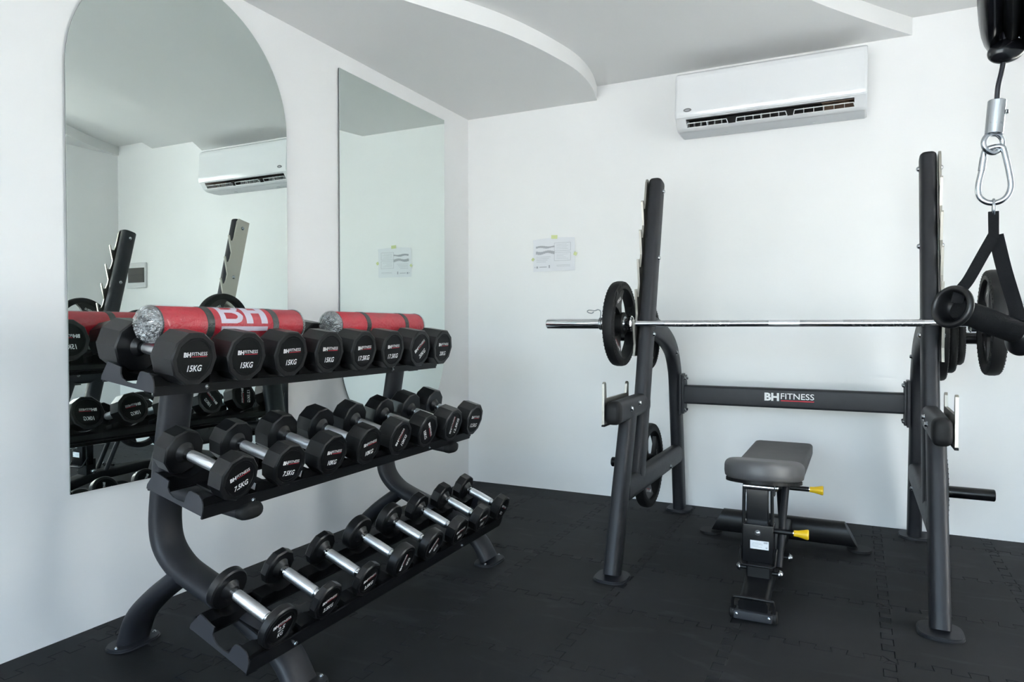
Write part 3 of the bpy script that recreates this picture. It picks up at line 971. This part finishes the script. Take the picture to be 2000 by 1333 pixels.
# ------------------------------------------------------------------ barbell and spring clips
bb = thing('barbell', 'long chrome barbell lying across the squat rack hooks', 'barbell', (BXC, BY, BZ))
mb = MB(); mb.lathe([(-.645, .0140), (.645, .0140)], 28); mb.obj('shaft', 'chrome', bb, 40)
for a, b in ((-.06, .06), (-.50, -.22), (.22, .50)):
    mb = MB(); mb.lathe([(a, .0140), (a, .01425), (b, .01425), (b, .0140)], 28, caps=(False, False)); mb.obj('knurled_grip', 'knurled' if abs(a) < .1 else 'chrome_dull', bb, 30)
for s_ in (-1, 1):
    mb = MB(); mb.lathe([(s_ * .665, .0245), (s_ * 1.062, .0245), (s_ * 1.067, .022)], 32); mb.obj('sleeve', 'chrome', bb, 30)
    mb = MB(); mb.lathe([(s_ * .6415, .018), (s_ * .643, .030), (s_ * .649, .0365), (s_ * .664, .0365), (s_ * .666, .030)], 32); mb.obj('collar', 'chrome', bb, 30)
    rg = .0275
    pts = []
    for q in range(2 * 20 + 1):
        a = 2 * PI * q / 20
        pts.append(Vector((-s_ * .004 + s_ * .0062 * q / 20, math.sin(a) * rg, math.cos(a) * rg)))
    def loop(p, d):
        o = []
        for da, db in ((0, .026), (.006, .036), (.016, .038), (.030, .034), (.056, .037), (.066, .032), (.062, .026), (.045, .022), (.034, .028)):
            o.append(p + Vector((s_ * da, d * .006, db)))
        return o
    pts = list(reversed(loop(pts[0], -1)))[:0] + [pts[0] + Vector((0, 0, .0))] + pts[1:] + crom([pts[-1]] + loop(pts[-1], 1), 4)[1:]
    mb = MB(); mb.wire(pts, .0026, 8)
    sc = mb.obj('spring_clip', 'zinc', None, 60)
    sc.location = (BXC + s_ * .792, BY, BZ)
    tag(sc, 'wire spring clip on the barbell sleeve ' + ('facing the mirrors' if s_ < 0 else 'behind the hanging handle'), 'clip', 'barbell spring clips')

# ------------------------------------------------------------------ adjustable bench
BX = 1.962
bn = thing('weight_bench', 'adjustable bench with grey vinyl pads and yellow pull pins inside the squat rack', 'bench', (BX, -.95, 0))
BO = Vector((BX, -.95, 0))
def bpt(y, z, x=0.): return Vector((x, y + .95, z))
def pad(outline, th, M, name, rnd=.014):
    """upholstered pad: outline in XY, rounded edges"""
    c = Vector((0, 0))
    rr = []
    prof = [(0, .0), (.25, .55), (.55, .85), (1, 1)]
    lay = [(0, rnd * .55), (rnd * .35, rnd * .12), (rnd, 0), (th - rnd, 0), (th - rnd * .62, rnd * .07), (th - rnd * .3, rnd * .28), (th - rnd * .09, rnd * .60), (th, rnd), (th, rnd * 1.6)]
    n = len(outline)
    nrm = []
    for i in range(n):
        a = Vector(outline[i - 1]); b = Vector(outline[(i + 1) % n]); t = (b - a).normalized()
        nrm.append(Vector((-t.y, t.x)))
    for h, ins in lay:
        rr.append([M @ Vector((outline[i][0] + nrm[i].x * ins, outline[i][1] + nrm[i].y * ins, h)) for i in range(n)])
    mb = MB(); mb.rings(rr)
    return mb
# back pad: flat, from the hinge to the back wall end
w = .128
ol = [(-w, -1.005), (w, -1.005)]
def corner(cx, cy, r, a0):
    return [(cx + r * math.cos(R(a0 + 90 * k / 6)), cy + r * math.sin(R(a0 + 90 * k / 6))) for k in range(7)]
ol = corner(w - .02, -.995 + .02, .02, -90) + corner(w - .03, -.40 - .03, .03, 0) + corner(-w + .03, -.40 - .03, .03, 90) + corner(-w + .02, -.995 + .02, .02, 180)
ol = [(x, y + .95) for x, y in ol]
pad(ol, .055, Matrix.Translation((0, 0, .403)), 'back_pad').obj('back_pad', 'vinyl_top', bn, 50)
mb = MB(); mb.box(bpt(-.70, .398), (.19, .50, .012)); mb.obj('back_pad_board', 'plastic_black', bn)
# seat pad: wide rounded front, tilted up
so = [(-.09, .0), (.09, .0)]
so = []
for k in range(25):
    a = PI * k / 24
    so.append((.141 * math.cos(a + PI), -.125 - .235 * math.sin(a)))
so = so + [(.132, -.07), (.10, -.01), (-.10, -.01), (-.132, -.07)]
SM = Matrix.Translation(bpt(-1.055, .412)) @ Matrix.Rotation(R(-8.5), 4, 'X')
pad(so, .072, SM, 'seat_pad', .026).obj('seat_pad', 'vinyl_side', bn, 50)
mb = MB(); mb.prism([(x * .95, -.17 + (y + .17) * .95) for x, y in so], -.010, .001, lambda a, b, h: SM @ Vector((a, b, h))); mb.obj('seat_board', 'plastic_black', bn)
# seat frame bracket, hinge tube and cover
hy, hz = -1.335, .435
mb = MB(); mb.wire(crom([bpt(hy, hz + .03, -.05), bpt(hy, hz + .043, -.046), bpt(hy, hz + .046, 0), bpt(hy, hz + .043, .046), bpt(hy, hz + .03, .05)], 5), .004, 8)
mb.box(bpt(hy + .01, hz + .005, -.05), (.008, .03, .07)); mb.box(bpt(hy + .01, hz + .005, .05), (.008, .03, .07)); mb.obj('seat_bracket', 'black_metal', bn, 50)
mb = MB(); mb.cyl(bpt(hy - .008, hz, -.05), bpt(hy - .008, hz, .052), .012, 24); mb.obj('hinge_tube', 'chrome', bn, 40)
bolt(bn, bpt(hy - .008, hz, .056), (1, 0, 0), 1.1, DOME, 'dome_bolt')
bolt(bn, bpt(hy - .005, hz + .058, 0), (0, -1, .3), .9)
mb = MB(); mb.rbox(bpt(-1.31, .355, -.006), (.074, .04, .16), .004); mb.obj('seat_post', 'gloss_black', bn, 30)
for x in (-.05, .044):
    mb = MB(); mb.cyl(bpt(hy, hz - .005, x), bpt(-1.33, .17, x - .003 * (1 if x < 0 else -1)), .006, 10); mb.obj('link_rod', 'black_metal', bn, 40)
# column cover with the label sticker
mb = MB(); mb.rbox(bpt(-1.325, .235), (.104, .07, .135), .004); cv = mb.obj('column_cover', 'gloss_black', bn, 30)
mb = MB(); mb.box(bpt(-1.3605, .232, .006), (.062, .0006, .03)); st = mb.obj('label_sticker', 'tape_white', cv)
mb = MB()
for q, (x0, x1) in enumerate(((-.02, .010), (-.022, .014), (-.022, .0), (-.018, .012))):
    mb.box(bpt(-1.361, .2385 - .0045 * q, .003 + (x0 + x1) / 2), (x1 - x0, .0005, .0012))
mb.box(bpt(-1.361, .2415, .027), (.013, .0005, .006)); mb.box(bpt(-1.361, .224, .030), (.006, .0005, .005)); mb.obj('sticker_print', 'grey_print', st)
bolt(cv, bpt(-1.36, .275, 0), (0, -1, 0), .8, DOME, 'dome_bolt')
mb = MB(); mb.wire([bpt(-1.33, .215, -.06), bpt(-1.365, .165, -.058), bpt(-1.372, .160, -.05), bpt(-1.372, .160, .05), bpt(-1.365, .165, .058), bpt(-1.33, .215, .06)], .0045, 8); mb.obj('stop_bar', 'black_metal', bn, 50)
# main beam, low at the front, and the column
mb = MB(); mb.sweep([bpt(-1.475, .048), bpt(-1.30, .085), bpt(-.95, .098), bpt(-.47, .085)], [(a, b) for a, b in rrect(.055, .095, .012)], (1, 0, 0)); mb.obj('main_beam', 'black_metal', bn, 35)
mb = MB(); mb.sweep([bpt(-1.30, .08), bpt(-1.30, .20)], rrect(.065, .085, .008), (1, 0, 0)); mb.obj('column', 'black_metal', bn, 35)
for x, y, z in ((-.066, -1.30, .128), (.066, -1.30, .118), (.085, -1.13, .13)):
    mb = MB(); mb.cyl(bpt(y, z, 0), bpt(y, z, x), .008, 12); mb.obj('axle', 'black_metal', bn, 40)
    bolt(bn, bpt(y, z, x), (1 if x > 0 else -1, 0, 0), 1.35, DOME, 'dome_nut')
# back-pad support arms and adjuster
for x in (-.032, .055):
    mb = MB(); mb.cyl(bpt(-1.20, .11, x), bpt(-1.06, .395, x + .012), .0135, 16); mb.obj('support_arm', 'rack_metal', bn, 40)
mb = MB(); mb.cyl(bpt(-.74, .11, .03), bpt(-.92, .40, .03), .016, 16); mb.obj('support_arm', 'rack_metal', bn, 40)
mb = MB(); mb.box(bpt(-1.05, .384), (.16, .05, .018)); mb.obj('hinge_plate', 'black_metal', bn)
for y, z, x0 in ((-1.31, .275, .05), (-1.03, .375, .085)):
    mb = MB(); mb.cyl(bpt(y, z, .02), bpt(y, z, x0 + .062), .0095, 16); mb.obj('pin_shaft', 'black_metal', bn, 40)
    mb = MB(); mb.lathe([(0, .0085), (.003, .0085)], 16, Matrix.Translation(bpt(y, z, x0 + .062))); mb.obj('pin_collar', 'chrome', bn, 40)
    mb = MB(); mb.lathe([(.003, .0105), (.018, .0115), (.032, .0145), (.044, .0175), (.049, .0178), (.051, .0155)], 24, Matrix.Translation(bpt(y, z, x0 + .062))); mb.obj('pull_knob', 'yellow_plastic', bn, 40)
# front foot with carry bar and rubber ends
mb = MB(); mb.wire(crom([bpt(-1.47, .035, -.068), bpt(-1.478, .075, -.064), bpt(-1.48, .082, -.05), bpt(-1.48, .082, .05), bpt(-1.478, .075, .064), bpt(-1.47, .035, .068)], 4), .0055, 8); mb.obj('carry_bar', 'black_metal', bn, 50)
mb = MB(); mb.rbox(bpt(-1.465, .022), (.125, .045, .030), .006); mb.obj('front_foot', 'rack_plate', bn, 35)
for s_ in (-1, 1):
    mb = MB(); mb.cyl(bpt(-1.46, .0225, s_ * .056), bpt(-1.46, .0225, s_ * .078), .0215, 24, bev=.004); mb.obj('foot_wheel', 'rubber', bn, 40)
    bolt(bn, bpt(-1.488, .026, s_ * .052), (0, -1, 0), .55)
# wide rear foot tube with mitred ends
mb = MB(); sec = oval(.085, .11, 28, 2.4); rr = []
for q in (0, .25, .75, 1):
    ring = []
    for a, b in sec:
        ext = .292 - (b / .11) * .056
        x = -ext + 2 * ext * q
        ring.append(bpt(-.468 + a, .068 + b * .98, x))
    rr.append(ring)
mb.rings(rr); mb.obj('rear_foot_tube', 'black_metal', bn, 40)
for s_ in (-1, 1):
    mb = MB(); sec2 = rrect(.10, .11, .045, 7)
    mb.prism(sec2, .001, .011, lambda a, b, h: bpt(-.468 + b, h, s_ * .325 + a)); mb.obj('foot_pad', 'rubber', bn, 30)

# ------------------------------------------------------------------ air conditioner
AX0, AX1 = 1.388, 2.304
ac = thing('air_conditioner', 'white wall-mounted split air conditioner under the curved ceiling drop', 'air conditioner', ((AX0 + AX1) / 2, 0, 2.05))
hw = (AX1 - AX0) / 2
ap = lambda x, y, z: (x, y, z - 2.05)
prof = [(-.001, 2.365), (-.165, 2.358), (-.185, 2.345), (-.192, 2.325), (-.199, 2.175), (-.204, 2.150)]
prof += [(-.203, 2.132), (-.196, 2.116), (-.185, 2.108)]
slot_top = (-.185, 2.108); slot_bot = (-.158, 2.068)
prof_low = [(-.158, 2.068), (-.135, 2.056), (-.06, 2.050), (-.001, 2.052)]
mb = MB()
full = prof + [(-.10, 2.125), (-.08, 2.085)] + prof_low
mb.prism(full, -hw + .055, hw - .055, lambda a, b, h: ap(h, a, b))
ends = prof + prof_low
for s_ in (-1, 1):
    rr = []
    for dx, ins in ((0, 0), (.045, 0), (.052, .003), (.055, .009)):
        cy, cz = -.09, 2.2
        ring = []
        for a, b in ends:
            ring.append(ap(s_ * (hw - .055 + dx), a if a > -.01 else cy + (a - cy) * (1 - ins * 4), cz + (b - cz) * (1 - ins * 4)))
        rr.append(ring)
    mb.rings(rr)
mb.obj('body', 'ac_plastic', ac, 28)
mb = MB(); mb.prism([(-.1945, 2.322), (-.1965, 2.322), (-.2035, 2.178), (-.2075, 2.155), (-.2065, 2.131), (-.1995, 2.114), (-.1965, 2.114), (-.203, 2.133), (-.2045, 2.152), (-.2, 2.178)], -hw + .012, hw - .012, lambda a, b, h: ap(h, a, b)); mb.obj('front_panel', 'ac_lip', ac, 28)
mb = MB(); mb.prism([(-.1335, 2.0545), (-.0605, 2.0485), (-.003, 2.0505), (-.003, 2.0495), (-.0605, 2.0475), (-.136, 2.0535)], -hw + .01, hw - .01, lambda a, b, h: ap(h, a, b)); mb.obj('underside_panel', 'ac_under', ac, 28)
mb = MB(); mb.prism([(-.180, 2.106), (-.105, 2.122), (-.085, 2.087), (-.156, 2.0685), (-.153, 2.071), (-.088, 2.089), (-.107, 2.119), (-.180, 2.1035)], -hw + .056, hw - .056, lambda a, b, h: ap(h, a, b)); vent = mb.obj('outlet_lining', 'ac_dark', ac)
mb = MB(); mb.prism([(-.178, 2.1035), (-.109, 2.117), (-.110, 2.115), (-.178, 2.1015)], hw - .20, hw - .058, lambda a, b, h: ap(h, a, b))
mb.prism([(-.108, 2.117), (-.089, 2.090), (-.091, 2.090), (-.110, 2.116)], hw - .20, hw - .058, lambda a, b, h: ap(h, a, b)); mb.obj('inner_flap', 'ac_bronze', ac)
for x0, x1 in ((-.402, -.190), (-.150, .098), (.128, .405)):
    mb = MB(); m_ = (x0 + x1) / 2
    a, b = (-.158, 2.0695), (-.176, 2.088)
    P = lambda x, t: ap(x, a[0] + (b[0] - a[0]) * t, a[1] + (b[1] - a[1]) * t)
    for p0, p1 in ((P(x0, 0), P(x0 + .006, 1)), (P(x0 + .006, 1), P(x1 - .006, 1)), (P(x1 - .006, 1), P(x1, 0)), (P(m_, 0), P(m_, 1)), (P(x0, 0), P(x1, 0))):
        mb.cyl(p0, p1, .0022, 8)
    mb.obj('louvre_frame', 'ac_plastic', ac, 40)
    for q in range(1, 6):
        mb = MB(); mb.box(ap(x0 + (x1 - x0) * q / 6, -.135, 2.088), (.002, .03, .024)); mb.obj('louvre_fin', 'ac_under', ac)
mb = MB(); el = [(.021 * math.cos(2 * PI * q / 28), .0095 * math.sin(2 * PI * q / 28)) for q in range(28)]
BM = face_matrix((1, 0, 0), (0, -.28, 1), ap(-hw + .068, -.2085, 2.150))
mb.prism(el, 0, .002, lambda a, b, h: BM @ Vector((a, b, h))); bd = mb.obj('badge', 'badge_grey', ac, 30)
mb = MB(); mb.prism([(x * .62, y * .30) for x, y in el], .002, .0024, lambda a, b, h: BM @ Vector((a, b, h))); mb.obj('badge_inlay', 'grey_print', bd)
mb = MB(); v, f = fit_text('16', .026, .024); DM = face_matrix((1, 0, 0), (0, -.03, 1), ap(hw - .098, -.1998, 2.245)); mb.add([DM @ Vector(q) for q in v], f); mb.obj('display_digits', 'white_print', ac)
mb = MB()
for x in (-.22, .22):
    mb.rbox(ap(x, -.05, 2.047), (.02, .02, .006), .002)
mb.obj('screw_caps', 'ac_under', ac, 30)

# ------------------------------------------------------------------ paper sheet taped to the wall
ps = thing('paper_sheet', 'printed instruction sheet taped to the white wall with green tape', 'paper', (.605, 0, 1.345))
mb = MB(); nx = 16; PW, PH = .276, .205
rows = []
for iz in range(7):
    z = PH * iz / 6
    rows.append([(-PW / 2 + PW * q / nx, -.004 - .004 * math.sin(q / nx * PI * 2.2) ** 2 - (.006 * (abs(q / nx - .5) * 2) ** 3 if iz == 6 else 0), z - (.008 * ((q / nx - .55) ** 2) * 4 if iz == 6 else 0)) for q in range(nx + 1)])
vs_ = [p for r_ in rows for p in r_]
mb.add(vs_, [(i * (nx + 1) + j, i * (nx + 1) + j + 1, (i + 1) * (nx + 1) + j + 1, (i + 1) * (nx + 1) + j) for i in range(6) for j in range(nx)])
back = [(x, y + .0006, z) for x, y, z in vs_]
mb.add(back, [(i * (nx + 1) + j, (i + 1) * (nx + 1) + j, (i + 1) * (nx + 1) + j + 1, i * (nx + 1) + j + 1) for i in range(6) for j in range(nx)])
sh = mb.obj('sheet', 'paper', ps, 60)
mb = MB()
def pb(x0, x1, z0, z1): mb.box(((x0 + x1) / 2, -.0095, (z0 + z1) / 2), (x1 - x0, .0005, z1 - z0))
def fr(x0, x1, z0, z1, t=.0014):
    pb(x0, x1, z0, z0 + t); pb(x0, x1, z1 - t, z1); pb(x0, x0 + t, z0, z1); pb(x1 - t, x1, z0, z1)
fr(.005, .112, .122, .172); fr(.005, .112, .062, .113)
for q in range(10):
    x = -.118 + .0125 * q
    pb(x, x + .0125, .143 + .003 * math.sin(q * .9), .155 + .003 * math.sin(q * .7)); pb(x, x + .0125, .108 - .005 * math.sin(q * .75 + .4), .124 - .004 * math.sin(q * .75))
for q in range(4):
    pb(-.115, -.02 - .01 * q, .088 - .010 * q, .0895 - .010 * q)
    pb(.018, .098 - .012 * (q % 2), .134 + .009 * q, .135 + .009 * q); pb(.018, .098 - .016 * (q % 3), .074 + .009 * q, .075 + .009 * q)
pb(-.126, -.122, .024, .03); pb(-.115, -.104, .020, .032); pb(-.095, -.045, .025, .029); pb(-.032, -.024, .020, .038); pb(.02, .11, .035, .0362); pb(.02, .11, .028, .0292)
mb.obj('printed_figures', 'grey_print', sh)
for x, z, w_, h_, a in ((.005, .208, .040, .022, 3), (-.138, .076, .016, .018, 40), (.142, .100, .020, .020, 25)):
    mb = MB(); mb.rbox((x, -.0095, z), (w_, .001, h_), .0003, Matrix.Rotation(R(a), 3, 'Y')); mb.obj('tape_strip', 'tape_green', ps)

# ------------------------------------------------------------------ electrical panel, seen only in the mirror
ep = thing('electrical_panel', 'white flush electrical panel with a smoked cover seen in the arched mirror', 'electrical panel', (3.305, 0, 1.34))
mb = MB(); mb.rbox((0, -.011, .108), (.25, .020, .216), .006); mb.obj('panel_frame', 'panel_white', ep, 30)
mb = MB(); mb.rbox((-.012, -.024, .108), (.205, .008, .126), .003); cv = mb.obj('smoked_cover', 'panel_smoke', ep, 30)
mb = MB(); mb.box((-.012, -.0285, .110), (.19, .001, .004)); mb.obj('cover_seam', 'ac_dark', cv)

# ------------------------------------------------------------------ cable machine, carabiner and handle
rv = Vector((.8955, .4451, 0)); fv = Vector((-.4451, .8955, 0)); zv = Vector((0, 0, 1))
CO = Vector((2.462, -2.656, 0))
def cp(a, h, d=0.): return CO + rv * a + fv * d + zv * h
cm = thing('cable_machine', 'black cable machine pulley with its cable and rubber stopper hanging over the rack', 'cable machine', (2.95, -2.41, 0))
cl = lambda v: v - Vector((2.95, -2.41, 0))
PM = face_matrix(fv, zv, (0, 0, 0))   # local x->fv, y->z, z->right-hand normal
av = (rv * .82 - fv * .57).normalized()
def disc(a0, a1, r, name, mat, hh=1.505, bulge=.012):
    mb = MB(); L = a1 - a0
    M = Matrix.Translation(cl(cp(.0, hh) + av * a0)) @ av.to_track_quat('X', 'Z').to_matrix().to_4x4()
    pr = []
    for q in range(13):
        t = PI * q / 12
        pr.append((L * (.5 - .5 * math.cos(t)), r * max(.02, math.sin(t) ** .72)))
    mb.lathe(pr, 56, M); return mb.obj(name, mat, cm, 60)
disc(-.032, .008, .112, 'pulley_cheek', 'gloss_black', 1.535)
disc(.016, .060, .118, 'pulley_cheek', 'gloss_black', 1.530)
disc(-.004, .030, .108, 'pulley_wheel', 'plastic_black', 1.535)
mb = MB(); mb.lathe([(-.027 * math.cos(PI * q / 18), max(.0005, .0180 * math.sin(PI * q / 18) ** .9)) for q in range(19)], 36,
                    Matrix.Translation(cl(cp(.008, 1.418))) @ (rv * .97 + zv * .25).to_track_quat('X', 'Z').to_matrix().to_4x4()); mb.obj('rubber_stopper', 'gloss_black', cm, 60)
mb = MB(); mb.wire(crom([cl(cp(.004, 1.45)), cl(cp(.003, 1.40)), cl(cp(-.004, 1.365)), cl(cp(-.006, 1.338))], 6), .0036, 12); mb.obj('cable', 'cable_black', cm, 60)
mb = MB(); mb.cyl(cl(cp(-.005, 1.343)), cl(cp(-.0095, 1.292)), .0122, 28, bev=.0008); sw = mb.obj('swivel_sleeve', 'zinc', cm, 40)
bolt(sw, cl(cp(.0035, 1.324, -.0085)), rv * .7 - fv * .7, .35)
mb = MB(); ring = [cl(cp(-.0105 + .0145 * math.cos(2 * PI * q / 28), 1.279 + .0145 * math.sin(2 * PI * q / 28))) for q in range(28)]
mb.wire(ring, .0038, 10, loop=True); mb.obj('swivel_eye', 'zinc', cm, 60)
# arm and column, to the right of the view
mb = MB(); mb.rbox(cl(cp(.012, 1.64)), (.05, .06, .05), .006, face_matrix(rv, fv, (0, 0, 0)).to_3x3()); mb.obj('pulley_bracket', 'rack_metal', cm, 35)
mb = MB(); mb.cyl(cl(cp(.012, 1.645)), (-.03, -.01, 1.66), .022, 20); mb.obj('pulley_arm', 'rack_metal', cm, 40)
mb = MB(); mb.box((0, 0, 1.1), (.08, .10, 2.18)); mb.obj('column', 'rack_metal', cm)
mb = MB(); mb.rbox((0, 0, 1.66), (.11, .13, .16), .006); mb.obj('carriage', 'black_metal', cm, 35)
mb = MB(); mb.rbox((.05, 0, .012), (.5, .5, .022), .004); mb.obj('base_plate', 'rack_metal', cm, 35)

cb_ = []
for a, h in ((-.001, .0), (-.0125, -.003), (-.0155, -.012), (-.017, -.030), (-.0215, -.055), (-.020, -.073), (-.010, -.083), (.003, -.084), (.014, -.077), (.019, -.062), (.0165, -.040), (.0115, -.014), (.008, -.002)):
    cb_.append((a, h))
base = cp(-.006, 1.2738)
cw = rv * math.cos(R(35)) - fv * math.sin(R(35))     # turned so that it threads the eye
mb = MB(); pts = crom([cw * a + zv * h for a, h in cb_] + [cw * cb_[0][0] + zv * cb_[0][1]], 5)[:-1]
cr = thing('carabiner', 'zinc snap hook carabiner hanging from the cable eye', 'carabiner', base)
mb.wire(pts, .0042, 12, loop=True); mb.obj('hook_body', 'zinc', cr, 60)
mb = MB(); mb.cyl(cw * -.0155 + zv * -.014, cw * -.0178 + zv * -.034, .0050, 14); mb.obj('gate_sleeve', 'zinc', cr, 40)

hd = thing('stirrup_handle', 'black stirrup cable handle with webbing strap and foam grip hanging from the carabiner', 'handle', cp(-.008, 1.0))
hl = lambda v: v - cp(-.008, 1.0)
top = cp(-.0085, 1.182)
mb = MB(); ring = [hl(cp(-.0085 + .0035 * math.cos(2 * PI * q / 20), 1.182 + .012 * math.sin(2 * PI * q / 20), .006 * math.cos(2 * PI * q / 20))) for q in range(20)]
mb.wire(ring, .0022, 8, loop=True); mb.obj('d_ring', 'zinc', hd, 60)
ga = cp(-.068, 1.031); ax = (rv * .93 - zv * .33 + fv * .12).normalized()
gb = ga + ax * .128
def strap(pts, wdir, w_, th, name):
    pts = [hl(p) for p in pts]; mb = MB(); rr = []
    for i, p in enumerate(pts):
        t = (pts[min(i + 1, len(pts) - 1)] - pts[max(i - 1, 0)]).normalized()
        wd = (wdir[i] - t * wdir[i].dot(t)).normalized(); n = t.cross(wd)
        rr.append([p + wd * (w_ / 2) * u + n * (th / 2) * v for u, v in ((-1, -.6), (-.9, -1), (.9, -1), (1, -.6), (1, .6), (.9, 1), (-.9, 1), (-1, .6))])
    mb.rings(rr); return mb.obj(name, 'webbing', hd, 40)
j = cp(-.0075, 1.140)
strap([cp(-.0085, 1.176), cp(-.0083, 1.166), cp(-.008, 1.150), j + zv * -.004], [rv * .6 - fv * .3] * 2 + [rv * .82 - fv * .57] * 2, .0135, .006, 'strap_loop')
lp = crom([j, j + (ga - j) * .3, j + (ga - j) * .62, ga + zv * .024 + rv * .010, ga + zv * .006 + rv * .006], 4)
strap(lp, [(rv * .82 - fv * .57) * .7 - zv * .6] * len(lp), .0160, .0028, 'strap')
rp = crom([j + rv * .003, j + (gb - j) * .35, j + (gb - j) * .7, gb + zv * .02 - rv * .008, gb + zv * .004 - rv * .006], 4)
strap(rp, [(rv * .82 - fv * .57) * .8 + zv * .4] * len(rp), .0195, .0028, 'strap')
def along(p, d): return Matrix.Translation(hl(p)) @ d.to_track_quat('X', 'Z').to_matrix().to_4x4()
mb = MB(); mb.lathe([(.008, .0145), (.016, .0175), (.064, .0192), (.112, .0178), (.120, .0145)], 36, along(ga, ax)); mb.obj('foam_grip', 'foam_grip', hd, 50)
for p, d in ((ga, (ax * -.84 - fv * .26 - zv * .10 - rv * .12).normalized()), (gb, ax)):
    q0 = p - d * .020
    prof = [(0, .0150), (.006, .0190), (.012, .0245), (.0155, .0300), (.0195, .0328), (.0235, .0332), (.0268, .0312), (.0275, .0280), (.0255, .0250), (.021, .0232), (.012, .0205), (.004, .0165), (.001, .010), (.0005, .001)]
    mb = MB(); mb.lathe(prof, 40, along(q0, d)); mb.obj('end_cup', 'cup_rubber', hd, 60)
